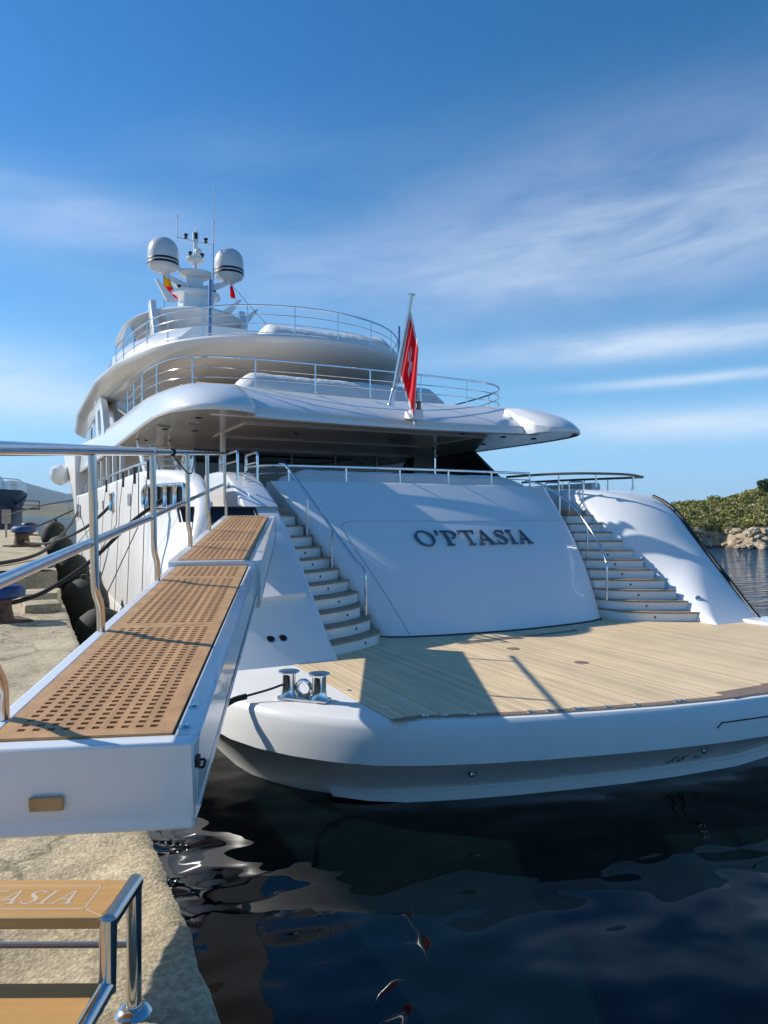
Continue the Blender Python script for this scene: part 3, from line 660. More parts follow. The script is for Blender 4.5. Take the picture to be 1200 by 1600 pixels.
# ---- stairs: eleven steps each side
def stairs(side):
    f = (lambda p: p) if side < 0 else mxp
    root = None
    mb = MB()
    rz = .187
    def nose(i):   # outer, inner
        k = i-1
        return Vector((3.86, 9.5+.285*k)), Vector((5.3-.085*k, 10.45+.215*k))
    body = MB()
    treads = []
    for i in range(1, 12):
        z = -2.05+rz*i; a, b = nose(i); a2, b2 = Vector((3.86, a.y+.75)), Vector((b.x+.05, b.y+.75))
        bow = .10 if i < 5 else .05
        N = 10
        front = []
        for k in range(N+1):
            t = k/N; p = a.lerp(b, t); n = Vector((.55, -.83)) if True else None
            d = bow*math.sin(math.pi*t)
            if i <= 3 and t > .75: d -= (t-.75)**2*(5 if i == 1 else 3)
            front.append(p+n*d)
        rf = [q+Vector((-.01, .025)) for q in front]
        body.add([f((q.x, q.y, z0)) for z0 in (z-rz-.01, z-.03) for q in rf]+[f((a2.x, a2.y, z-.03)), f((b2.x, b2.y, z-.03))],
                 [(k, k+1, N+2+k, N+1+k) for k in range(N)]+[tuple(range(N+1, 2*N+2))+(2*N+3, 2*N+2)])
        body.add([f((q.x, q.y, zz)) for q in (rf[N], b2) for zz in (z-rz-.012, z-.03)], [(0, 1, 3, 2)])
        tb = MB(); pts = [(q.x, q.y) for q in front]+[(b2.x, b2.y), (a2.x, a2.y)]
        pts = [f(p) for p in pts]
        tb.poly_prism(pts, z-.03, z)
        lb = MB()
        if i < 9:
            p = rf[N//2]+Vector((.55, -.83))*.004; zz = z-rz*.55
            lb.lathe(f((p.x, p.y, zz)), [(.022, -.03), (.022, .004), (.012, .008), (.01, .002)], 14, axis=f((.55, -.83, 0)) if side < 0 else (-.55, -.83, 0))
        treads.append((tb, lb))
    body.box(*( (3.86, 4.9) if side < 0 else (10.5, 11.54)), 12.9, 14.2, -.1, -.001)
    st = body.build('staircase', M['white'], Y, smooth=40)
    for tb, lb in treads:
        tb.build('tread', M['tread'], st, smooth=0, bevel=.006)
        if lb.v: lb.build('step_light', M['steeldark'], st)
    # stair handrail, bent down to the bottom step
    if side < 0: pts = [(4.25, 13.0, .97), (4.32, 12.85, .97), (4.95, 11.0, -.78+.0), (5.02, 10.75, -.92), (5.02, 10.75, -1.72)]
    else: pts = [(10.3, 13.3, .80), (10.55, 12.95, .68), (10.78, 12.3, .25), (10.68, 11.5, -.38), (10.42, 10.9, -.78), (10.32, 10.72, -.98), (10.32, 10.72, -1.7)]
    P = bend(pts, .16, 5) if side < 0 else bend(smooth_path(pts[:5], 5)[:-1]+[Vector(p) for p in pts[4:]], .09, 4)
    mb = MB(); mb.tube(P, .024, 12); h = mb.build('stair_handrail', M['steel'], Y)
    for (x, y, zt, zb) in (((4.52, 12.2, .28, -.37), (4.75, 11.58, -.26, -1.1)) if side < 0 else ((10.72, 12.6, .45, -.3), (10.71, 11.7, -.22, -1.0))):
        mb = MB(); mb.tube([(x, y, zt), (x, y, zb)], .02, 10); mb.build('handrail_post', M['steel'], h)
stairs(-1); stairs(1)

# ---- quarters: rounded bulwark wings either side
PROF = [(9.26, -2.045), (9.6, -1.76), (9.9, -1.5), (10.4, -1.06), (10.85, -.67), (11.25, -.36), (11.6, -.1), (11.9, .11), (12.2, .285), (12.5, .45), (12.8, .59), (13.15, .73), (13.5, .82), (13.9, .855), (14.4, .86)]
PROF_S = [(9.08, -2.045), (9.3, -1.9), (9.6, -1.66), (9.9, -1.4), (10.25, -1.08), (10.6, -.76), (11.0, -.34), (11.3, .0), (11.55, .2), (11.8, .34), (12.1, .46), (12.5, .55), (13, .61), (13.6, .63), (14.4, .64)]
def prof_inv(z): return interp([(b, a) for a, b in PROF], z)
def tops(y):
    return interp(((11.15, 2.0), (11.6, 1.93), (12.4, 1.89), (14.6, 1.865)), y), interp(((11.15, .45), (11.8, .52), (12.3, .52), (12.8, .38), (13.4, .2), (14.0, .07), (14.6, 0)), y)
def wing_section(y, zt, xo, xi, r, zb=-2.06, n=9):
    h = max(.002, zt-zb); r = min(r, h*.98, (xi-xo)*.9); rz = r
    pts = [(xo, y, zb)]
    pts += [(xo+r*(1-math.cos(math.pi/2*k/n)), y, zt-rz+rz*math.sin(math.pi/2*k/n)) for k in range(n+1)]
    ri = min(.07, h*.3)
    pts += [(xi-ri, y, zt), (xi-ri*.3, y, zt-ri*.3), (xi, y, zt-ri), (xi, y, zb)]
    return pts
def wings():
    # port: low block under the boarding passage
    mb = MB(); rings = []
    for y, z in [(a, b) for a, b in PROF if b < .1]+[(11.95, .12), (14.2, .12)]:
        xo = interp(((9.2, 2.35), (10, 1.98), (10.8, 1.9), (11.1, 2.02), (11.5, 2.4), (12, 2.5)), y)
        rings.append(wing_section(y, z, xo, 3.9, .5 if z < -.5 else .8))
    mb.loft(rings); mb.build('port_quarter', M['white'], Y, smooth=45)
    # port: console inboard of the passage
    mb = MB(); rings = []
    for y, z in [(11.93, .125)]+[(a, b) for a, b in PROF if b > .2]+[(15.0, .86)]:
        rings.append(wing_section(y, z, 3.28, 3.9, .05, .118, 4))
    mb.loft(rings); c = mb.build('console', M['white'], Y, smooth=45)
    mb = MB(); mb.box(3.27, 3.279, 12.95, 13.05, .5, .6); mb.obox((3.62, 12.92, .665), .12, .006, .05, 0, R(-65)); mb.build('control_panel', M['grey'], c)
    # port: outer bulwark from the quarter forward
    mb = MB(); rings = []
    ST = [(11.15, -.44), (11.3, -.2), (11.5, .08), (11.7, .27), (11.95, .45), (12.25, .6), (12.6, .72), (13.0, .8), (13.5, .84), (14.0, .855), (14.6, .86)]
    for y, z in ST:
        xo, ln = tops(y); xi = interp(((11.15, 2.62), (12.4, 2.72), (13.6, 2.6), (14.6, 2.25)), y)-ln
        sec = wing_section(y, z, xo, xi, interp(((11, .2), (12.4, .18), (13.4, .15), (14.2, .12)), y), -2.06)
        sm = lambda t: max(0, min(1, t))**2*(3-2*max(0, min(1, t)))
        sec = [(sec[0][0], y, -2.06)]+[(sec[0][0], y, -2.06+(sec[1][2]+2.06)*k/8) for k in range(1, 8)]+sec[1:]
        rings.append([(p[0]+ln*sm((p[2]+1.2)/1.5), p[1], p[2]) if p[2] > -2.05 else p for p in sec])
    for y in (16, 18, 20, 24, 28, 32, 36, 37.2):
        xo = interp([(p[1], p[0]) for p in HALF[12:]], y); sec = wing_section(y, .86+max(0, y-30)*.012, xo, xo+.3, .10); sec = [sec[0]]+[(sec[0][0], y, -2.06+(sec[1][2]+2.06)*k/8) for k in range(1, 8)]+sec[1:]; rings.append(sec)
    mb.loft(rings); mb.build('topside', M['hullwhite'], Y, smooth=40)
    # starboard topside mirrored, and the full wing on the starboard quarter
    mb = MB(); rings = []; n = 16
    for y, z in PROF_S:
        xo = interp(((9.0, 12.75), (9.8, 12.98), (10.6, 13.1), (12, 13.14)), y); xi = 11.46; h = z+2.06
        ri = min(interp(((9, .6), (10, 1.25), (11.4, 1.25), (12.2, .8), (13, .35), (14.4, .2)), y), h*.97); ro = min(.22, h*.5)
        rings.append([(xi, y, -2.06)]+[(xi+ri*1.1*(1-math.cos(math.pi/2*k/n)), y, z-ri+ri*math.sin(math.pi/2*k/n)) for k in range(n+1)]
                     +[(xo-ro+ro*math.sin(math.pi/2*k/6), y, z-ro+ro*math.cos(math.pi/2*k/6)) for k in range(7)]+[(xo+.02, y, -2.06)])
    mb.loft(rings); mb.build('starboard_quarter', M['white'], Y, smooth=45)
    mb = MB(); rings = []
    for y in (14.3, 16, 18, 20, 24, 28, 32, 36, 37.2):
        xo = interp([(p[1], p[0]) for p in HALF[12:]], y); rings.append([mxp(p) for p in wing_section(y, .86+max(0, y-30)*.012, xo, xo+.3, .10)])
    mb.loft(rings); mb.build('topside', M['hullwhite'], Y, smooth=40)
    # rubbing strake down the starboard quarter
    P = []
    for y, z in PROF_S[:11]:
        xo = interp(((9.0, 12.75), (9.8, 12.98), (10.6, 13.1), (12, 13.14)), y)
        P.append((xo-.05, y, z-.01))
    mb = MB(); mb.tube(P, .042, 8); mb.build('rubbing_strake', M['black'], Y)
    mb = MB(); mb.box(12.25, 13.0, 8.55, 9.3, -2.06, -1.99); mb.build('corner_pad', M['white'], Y, bevel=.03)
    for (x, y, z) in ((11.70, 9.72, -1.62), (11.58, 11.0, -.95)):
        mb = MB(); mb.lathe((x, y-.02, z+.0), [(.05, -.05), (.05, .012), (.035, .02), (.03, .005)], 18, axis=(-.75, -.3, .4)); mb.build('deck_filler', M['steel'], Y)
    # recess for the gangway and its dark rim, vents low on the quarter
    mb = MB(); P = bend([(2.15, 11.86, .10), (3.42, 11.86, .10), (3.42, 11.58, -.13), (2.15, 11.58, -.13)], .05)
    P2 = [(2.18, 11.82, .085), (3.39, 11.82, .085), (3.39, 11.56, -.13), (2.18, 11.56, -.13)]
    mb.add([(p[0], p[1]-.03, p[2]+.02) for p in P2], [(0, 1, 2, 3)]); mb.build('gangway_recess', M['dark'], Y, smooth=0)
    mb = MB(); mb.tube(bend([(2.14, 11.55, -.1), (2.14, 11.80, .12), (3.43, 11.80, .12), (3.43, 11.55, -.1)], .06), .022, 8); mb.build('recess_rim', M['black'], Y)
    mb = MB(); mb.box(2.5, 3.9, 11.93, 12.6, .121, .15); mb.build('threshold', M['tread'], Y, bevel=.006)
    for x in (3.02, 3.2):
        y, z = 9.62, -1.742
        mb = MB(); mb.lathe((x, y, z), [(.068, -.03), (.068, .012), (.056, .018), (.052, .0), (.05, -.02)], 22, axis=(0, -.64, .77)); v = mb.build('exhaust_port', M['steel'], Y)
        mb = MB(); mb.lathe((x, y, z), [(.05, -.02), (.05, .006)], 22, axis=(0, -.64, .77)); mb.build('opening', M['dark'], v)
    # lip of the gangway locker door
    mb = MB(); rows = [[(x, prof_inv(z)-.0-.12*(1 if k else 0)*0-off, z) for x, z, off in ((2.35, -1.22, o), (3.1, -1.22, o), (3.72, -1.15, o))] for k, o in enumerate((.03, .1))]
    mb.add([(2.42, 10.05, -1.23), (3.75, 10.12, -1.17), (3.75, 10.2, -1.26), (2.42, 10.15, -1.32), (2.42, 10.4, -1.0), (3.75, 10.5, -.95)], [(0, 1, 2, 3), (0, 1, 5, 4), (2, 3, 4, 5)])
    mb.build('locker_lip', M['white'], Y, smooth=0)
wings()

# ---- fore part of the hull up to the fairing
def fore_hull():
    mb = MB(); rings = []
    hp = [p for p in HALF if p[1] >= 36]
    hp = [(2.0, 37.2)]+hp[1:]
    for z, fl in ((-2.06, 0), (-.5, .05), (.9, .2), (2.1, .5), (3.3, .75)):
        r = [(x-fl*min(1, (y-36.5)/6)*.9, y+fl*.8*max(0, (y-50)/10), z) for x, y in hp]
        rings.append(r+[mxp(p) for p in reversed(r)])
    mb.loft(rings); mb.build('bow', M['hullwhite'], Y, smooth=40)
    mb = MB(); mb.lathe((1.5, 43, 2.2), [(.02, -.55), (.3, -.46), (.5, -.2), (.54, .1), (.5, .35), (.3, .55), (.02, .62)], 20); mb.build('wing_station', M['white'], Y)
    # boarding and mooring decks
    mb = MB(); mb.poly_prism([(2.3, 12.6), (4.3, 12.6), (4.3, 13.45), (10.95, 13.45), (10.95, 12.6), (13, 12.6), (13, 38), (2.3, 38)], .0, .115); mb.build('main_deck', M['tread'], Y, smooth=0)
fore_hull()

# ---- things on the port topside
def fairlead(y, z, w, h, rollers, tx=0., x=1.858):
    y0 = y; X = lambda yy: x+(yy-y0)*tx
    P = bend([(x, y-w/2, z), (x, y-w/2, z+h/2), (x, y+w/2, z+h/2), (x, y+w/2, z-h/2), (x, y-w/2, z-h/2), (x, y-w/2, z)], min(h*.42, .14), 6)
    P = [Vector((X(p.y), p.y, p.z)) for p in P]
    mb = MB(); mb.tube(P[:-1], .045, 10, True); o = mb.build('mooring_fairlead', M['steel'], Y)
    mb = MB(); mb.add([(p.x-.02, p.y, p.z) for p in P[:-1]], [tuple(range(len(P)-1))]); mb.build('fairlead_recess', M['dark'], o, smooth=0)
    for k in range(rollers):
        yy = y-w/2+w*(k+.7)/(rollers+.4); mb = MB(); mb.lathe((X(yy)-.04, yy, z-h/2), [(.07, 0), (.05, .06), (.05, h-.06), (.07, h)], 12); mb.build('fairlead_roller', M['steel'], o)
fairlead(13.15, .34, 1.55, .38, 4, -.30, 2.14)
fairlead(18.9, .33, .75, .42, 1)
fairlead(33, .2, 1.0, .5, 0)
for y, z in ((15.6, .33), (21.5, .3), (23.5, .3)):
    mb = MB(); mb.obox((1.852, y, z), .03, .42, .24); mb.build('hull_port', M['grey'], Y, bevel=.008)

# ---- upper deck: soffit, sloping stern face, rounded fairings
ZS = 2.05
PROFS = [(.0, .09), (.06, .17), (.3, .36), (.65, .55), (1.0, .72), (1.3, .86), (1.5, .93), (1.6, .945)]
SLOPE = [(-.04, .05), (.0, .1), (.1, .2), (.65, .36), (1.0, .55), (1.35, .72), (1.65, .86), (1.9, .93)]
FAIR = [(2.0, 43), (2.2, 36), (2.3, 30), (2.34, 24), (2.35, 19), (2.35, 16.6), (2.42, 15.3), (2.62, 14.4), (2.95, 13.9), (3.4, 13.72), (3.85, 13.85), (4.12, 14.2)]
CROWN = [(2.35, 43), (2.52, 36), (2.62, 30), (2.66, 24), (2.72, 19), (2.85, 16.7), (2.92, 15.95), (3.05, 15.42), (3.28, 15.12), (3.6, 14.98), (3.92, 15.0), (4.16, 15.2)]
def fairing(side):
    f = (lambda p: p) if side < 0 else mxp
    P = smooth_path([(x, y, 0) for x, y in FAIR], 4); CR = smooth_path([(x, y, 0) for x, y in CROWN], 4)
    L = plen(P); rows = []; d = 0
    for i, p in enumerate(P):
        if i: d += (p-P[i-1]).length
        a = P[max(0, i-1)]; b = P[min(len(P)-1, i+1)]; t = (b-a).normalized(); n = Vector((-t.y, t.x, 0))
        # height and inset of the crown along the path
        ht = interp(((0, 1.75), (10, 1.35), (18, 1.08), (24, .92), (27, .83), (30, .76), (L, .74)), d)
        w = interp(((0, .3), (20, .3), (26, .5), (28, .8), (29.5, 1.0), (L, 1.05)), d)
        if n.dot(Vector((XC-p.x, 22-p.y, 0))) < 0: n = -n
        n2 = n.lerp(Vector((0, 1, 0)), interp(((0, 0), (28.5, 0), (30, .6), (L, 1)), d)).normalized()
        sec = [(-.05, .035), (.0, .0), (-.03, .03), (-.035, .12), (-.01, .26), (.06, .45), (.17, .64), (.33, .81), (.55, .93), (.8, .99), (1.0, 1.0), (1.12, .985), (1.2, .88), (1.24, .1)]
        lin = interp(((0, 0), (25, 0), (28.5, .62), (L, .8)), d)
        sec = [(a, b if (b <= .12 or a > 1.1) else b*(1-lin)+(.12+.86*min(1, max(a, 0)/1.05)**.8)*lin) for a, b in sec]
        g = interp(((0, 0), (L-.9, 0), (L, .75)), d); g = g*g*(3-2*g); row = []
        for s, h in sec[1:]:
            q = p+((CR[i]-p)*s if s > 0 else n*s)
            z1 = h*ht; z2 = interp(SLOPE, q.y-p.y+.0)+.15 if h > .1 else z1*(1-g)
            row.append(f((q.x, q.y, ZS+z1*(1-g)+z2*g)))
        rows.append(row)
    mb = MB(); mb.grid(rows)
    e = rows[-1]; mb.add(e, [tuple(range(len(e)))])
    mb.build('deck_fairing', M['white'], Y, smooth=50)
fairing(-1); fairing(1)

def upper_deck():
    edge = [(4.1, 14.62), (5.2, 14.82), (6.4, 14.92), (7.5, 14.95)]
    pl = edge+[mxp(p) for p in reversed(edge[:-1])]
    poly = [(2.38, 40), (2.38, 16.2), (2.65, 14.6), (3.1, 13.95), (3.6, 13.85)]+pl+[mxp(p) for p in ((3.6, 13.85), (3.1, 13.95), (2.65, 14.6), (2.38, 16.2), (2.38, 40))]
    mb = MB(); mb.poly_prism(poly, ZS+.02, ZS+.22)
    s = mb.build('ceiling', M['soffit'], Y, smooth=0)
    # shallow ribs and lights under the ceiling
    mb = MB()
    for y in (15.6, 18.6): mb.box(4.3, 10.7, y, y+.18, ZS-.02, ZS+.021)
    for x in (4.3, 10.52): mb.box(x, x+.18, 15.78, 18.6, ZS-.02, ZS+.021)
    mb.build('ceiling_trim', M['soffit'], s, bevel=.008)
    for x, y in ((3.2, 15.2), (2.9, 17.6), (3.6, 17.6), (2.9, 20.5), (9.8, 15.2), (11.2, 15.4), (11.8, 17.2), (11.2, 19), (8.8, 17.2), (6, 17), (12.2, 15.4), (2.95, 23.5)):
        mb = MB(); mb.lathe((x, y, ZS+.004), [(.07, -.004), (.075, .012), (.07, .02)], 18); mb.build('down_light', M['dark'], s)
    for x, y in ((3.3, 16.3), (2.75, 16.9)):
        mb = MB(); mb.obox((x, y, ZS-.0), .32, .12, .06, R(20)); mb.build('ceiling_vent', M['grey'], s, bevel=.01)
    # sloping stern face with a rolled lower lip
    rows = []
    for q in (0, .5, 1):
        pass
    N = 40; prof = [(.25, .04), (.06, .0), (.0, .03), (.0, .09), (.06, .17), (.3, .36), (.65, .55), (1.0, .72), (1.3, .86), (1.5, .93), (1.6, .945), (1.8, .945), (1.82, .6)]
    for dy, z in prof:
        row = []
        for k in range(N+1):
            x = 3.3+8.4*k/N; y0 = 14.93-.33*min(1.2, ((x-XC)/3.4)**2)
            row.append((x, y0+dy, ZS+z))
        rows.append(row)
    mb = MB(); mb.grid(rows); mb.build('stern_face', M['white'], Y, smooth=45)
    mb = MB(); mb.poly_prism([(2.6, 16), (12.4, 16), (12.4, 40), (2.6, 40)], ZS+.225, ZS+.45); mb.build('upper_deck', M['tread'], Y, smooth=0)
    # guard rail round the upper aft deck
    half = [(2.62, 22.5, 3.72), (2.62, 20.2, 3.71), (2.7, 18.6, 3.7), (3.0, 17.3, 3.69), (3.6, 16.6, 3.68), (4.4, 16.35, 3.68), (5.8, 16.25, 3.68), (7.5, 16.22, 3.68)]
    P = smooth_path(half+[mxp(p) for p in reversed(half[:-1])], 6)
    rail('guard_rail', P, .7, (.36, .68), Y, spacing=1.45)
upper_deck()

# ---- main deck house, glass, stair and pillars under the overhang
def main_house():
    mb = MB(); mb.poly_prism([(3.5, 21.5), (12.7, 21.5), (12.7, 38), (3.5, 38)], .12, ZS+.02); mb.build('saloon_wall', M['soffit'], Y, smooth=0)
    mb = MB(); mb.box(4.4, 11.8, 21.44, 21.497, .2, 1.97); g = mb.build('saloon_glass', M['glass'], Y, smooth=0)
    for x in (4.4, 5.9, 7.4, 8.9, 10.4, 11.8):
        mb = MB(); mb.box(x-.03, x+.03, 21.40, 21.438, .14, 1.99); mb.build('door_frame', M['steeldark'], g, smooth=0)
    mb = MB()
    for x in range(7): pass
    # side windows
    for i in range(7):
        y = 23+i*2.1; b = MB(); b.box(3.47, 3.497, y, y+1.5, .85, 1.8); b.build('side_window', M['winglass'], Y, bevel=.01)
        b = MB(); b.box(2.36, 2.5, y-1.0, y-.8, .86, ZS+.02); b.build('deck_pillar', M['white'], Y, bevel=.02)
    # dark raked wing panel on the starboard side
    mb = MB(); mb.add([(12.75, 17.4, .9), (12.75, 21.5, .9), (12.75, 21.5, 2.06), (12.75, 19.2, 2.06), (12.87, 17.4, .9), (12.87, 21.5, .9), (12.87, 21.5, 2.06), (12.87, 19.2, 2.06)], [(0, 1, 2, 3), (7, 6, 5, 4), (0, 3, 7, 4), (0, 1, 5, 4)])
    mb.build('wind_screen', M['glass'], Y, smooth=0)
    for x, y in ((4.3, 17.6),):
        mb = MB(); mb.lathe((x, y, .115), [(.1, 0), (.075, .05), (.075, 1.9), (.1, 1.93)], 18); mb.build('pillar', M['white'], Y)
    # stair from the main deck to the upper deck, port side
    mb = MB(); mb.add([(3.45, 17.2, .2), (3.45, 20.2, 2.05), (3.45, 20.6, 2.05), (3.45, 17.6, .15), (3.5, 17.2, .2), (3.5, 20.2, 2.05), (3.5, 20.6, 2.05), (3.5, 17.6, .15)], [(0, 1, 2, 3), (4, 7, 6, 5), (0, 1, 5, 4), (3, 2, 6, 7)])
    mb.add([(2.6+q[0]-3.45, q[1], q[2]) for q in [(3.45, 17.2, .2), (3.45, 20.2, 2.05), (3.45, 20.6, 2.05), (3.45, 17.6, .15), (3.5, 17.2, .2), (3.5, 20.2, 2.05), (3.5, 20.6, 2.05), (3.5, 17.6, .15)]], [(0, 1, 2, 3), (4, 7, 6, 5), (0, 1, 5, 4), (3, 2, 6, 7)])
    s = mb.build('deck_stair', M['white'], Y, smooth=0)
    for k in range(9):
        b = MB(); b.box(2.64, 3.45, 17.3+.32*k, 17.62+.32*k, .28+.195*k, .33+.195*k); b.build('stair_step', M['white'], s, bevel=.008)
    b = MB(); b.tube(bend([(2.7, 17.2, .3), (2.7, 17.2, 1.1), (2.7, 19.0, 2.0)], .1), .022, 8); b.build('stair_rail', M['steel'], s)
    # rails along the aft main deck, over the transom and on the starboard quarter
    P = [(3.95, 14.3, .98), (4.1, 13.75, .98), (4.4, 13.45, .98), (5.4, 13.34, .98), (6.6, 13.24, .98), (7.5, 13.22, .98), (8.4, 13.24, .98), (9.6, 13.34, .98), (10.55, 13.46, .98)]
    rail('guard_rail', smooth_path(P, 5), .36, (.42,), Y, spacing=1.28, r=.028)
    P = smooth_path([(10.95, 14.9, .98), (11.05, 13.6, .98), (11.3, 12.8, .97), (11.7, 12.3, .95), (12.2, 12.05, .93), (12.65, 12.1, .90), (12.92, 12.5, .9), (13.05, 15, .95), (13.05, 17, .97)], 6)
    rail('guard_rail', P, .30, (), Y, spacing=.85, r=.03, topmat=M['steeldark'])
    for x, y in ((11.05, 13.5), (11.3, 12.95)):
        mb = MB(); mb.tube(bend([(x, y, .1), (x, y, .78), (x+.24, y-.2, .78), (x+.24, y-.2, .0)], .06), .02, 8); mb.build('gate_hoop', M['steel'], Y)
    # port bulwark rail running forward and the gangway boarding gate rails
    rail('guard_rail', smooth_path([(2.3, 15.2, 1.12), (2.2, 17, 1.14), (2.15, 21, 1.16), (2.15, 27, 1.2), (2.15, 33, 1.28)], 5), .27, (), Y, spacing=1.6, r=.03)
    for x, y0, y1 in ((3.34, 12.6, 13.9), (3.75, 12.75, 13.5)):
        P = bend([(x, y0, .62), (x, y0, 1.16), (x, y1, 1.16), (x, y1, .86)], .08); mb = MB(); mb.tube(P, .024, 10); mb.tube([(x, y0, .98), (x, y1, .98)], .016, 8); mb.build('boarding_rail', M['steel'], Y)
    mb = MB(); mb.tube(bend([(2.62, 12.9, .15), (2.62, 12.9, 1.12), (2.62, 13.9, 1.12), (2.62, 13.9, .15)], .12), .022, 10); mb.build('boarding_gate', M['steel'], Y)
    mb = MB(); mb.obox((2.62, 13.4, .6), .015, .85, .85); mb.build('gate_panel', M['winglass'], Y, smooth=0)
    # seat coaming behind the transom
main_house()

def cover(name, label, x0, x1, y0, y1, z0, z1, r, cat='sofa', seed=1, n=26):
    """soft canvas cover drawn over deck furniture"""
    mb = MB(); rows = []
    rr = random.Random(seed)
    for j in range(-2, 15):
        row = []
        for i in range(n+1):
            u = i/n; t = min(1, max(0, j/12))
            x = x0+(x1-x0)*u
            e = min(1, math.sin(math.pi*min(max(u, 0), 1))*3.2)
            zz = z0+(z1-z0)*(math.sin(math.pi*t)**.45)*(e**.4)
            yy = y0+(y1-y0)*t
            q = noise.noise(Vector((x*2.2, yy*2.2, seed)))*.035+noise.noise(Vector((x*6, yy*3, seed)))*.012
            row.append((x, yy+q, zz+q if 0 < t < 1 else z0))
        rows.append(row)
    mb.grid(rows); return tag(mb.build(name, M['canvas'], None, smooth=60), label, cat)
cover('covered_sofa', 'low white covered sofa along the rail behind the name bearing transom', 4.5, 10.6, 13.55, 14.25, .62, .93, .1, seed=2, n=50)
cover('covered_sofa', 'long white canvas covered sofa behind the railing of the upper aft deck', 4.3, 10.7, 16.75, 18.2, 2.5, 3.58, .1, seed=5, n=60)
cover('covered_lounger', 'small bundled white covered seat at the port end of the upper deck railing', 3.35, 4.0, 18.2, 19.0, 2.5, 3.35, .1, 'lounger', 8, 12)

# ---- bridge deck: saucer shaped overhang and houses
def ell(cx, cy, ax, ay, n, a0=0, a1=180):
    return [(cx-ax*math.cos(R(a0+(a1-a0)*k/n)), cy-ay*math.sin(R(a0+(a1-a0)*k/n))) for k in range(n+1)]
def bridge_deck():
    def ring(off, z):
        pts = [(2.3+off, 45), (2.0+off, 37), (2.1+off, 28), (2.45+off, 24.5)]+ell(XC, 23.2, 4.55-off, 4.75-off, 28, 12, 168)+[mxp(p) for p in ((2.45+off, 24.5), (2.1+off, 28), (2.0+off, 37), (2.3+off, 45))]
        return [(x, y, z) for x, y in pts]
    mb = MB(); mb.loft([ring(2.6, 4.15), ring(1.7, 4.22), ring(.9, 4.38), ring(.4, 4.55), ring(.12, 4.72), ring(.02, 4.83), ring(0, 4.9), ring(.04, 4.97), ring(.15, 5.0), ring(.4, 5.0)])
    mb.build('bridge_deck', M['white'], Y, smooth=40)
    half = [(2.75, 27, 6.0), (2.9, 25.2, 6.0)]+[(x, y, 6.0) for x, y in ell(XC, 23.6, 4.3, 4.2, 16, 8, 90)]
    P = smooth_path(half+[mxp(p) for p in reversed(half[:-1])], 3)
    rail('guard_rail', P, 1.0, (.27, .53, .78), Y, spacing=1.35)
    # upper deck house below it
    def h(off, z): return [(x, y, z) for x, y in ((2.55+off, 40), (2.5+off, 30.5), (2.9+off, 28.5), (4.2, 27), (4.6, 23.8), (10.4, 23.8), (10.8, 27), (12.1-off, 28.5), (12.5-off, 30.5), (12.45-off, 40))]
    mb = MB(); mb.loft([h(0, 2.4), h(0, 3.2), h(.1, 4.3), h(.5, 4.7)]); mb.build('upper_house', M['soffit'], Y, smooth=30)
    mb = MB(); mb.box(4.9, 10.1, 23.74, 23.79, 2.6, 4.15); mb.build('upper_saloon_glass', M['glass'], Y, smooth=0)
    for y0, y1 in ((31.2, 34.4), (34.9, 38.5)):
        mb = MB(); mb.add([(2.49, y0, 3.2), (2.49, y1, 3.2), (2.56, y1, 4.2), (2.56, y0+.9, 4.2)], [(0, 1, 2, 3)]); mb.build('upper_side_window', M['winglass'], Y, smooth=0)
    # curved side buttress with its rounded opening
    for f in (lambda p: p, mxp):
        out = [(27.2, 2.6), (28.2, 3.9), (29.2, 4.55), (31.6, 4.6), (31.0, 3.2), (30.2, 2.6)]
        inn = [(28.6, 3.0), (28.9, 3.7), (29.5, 4.15), (30.4, 4.1), (30.1, 3.4), (29.6, 3.0)]
        mb = MB()
        for x in (2.42, 2.6): pass
        A = [f((2.4, y, z)) for y, z in out]; B = [f((2.4, y, z)) for y, z in inn]; A2 = [f((2.62, y, z)) for y, z in out]; B2 = [f((2.62, y, z)) for y, z in inn]
        mb.loft([A2, A, B, B2], True, False); mb.build('side_buttress', M['white'], Y, smooth=20)
XC = 7.5      # the narrower upper decks sit a little to port
bridge_deck()
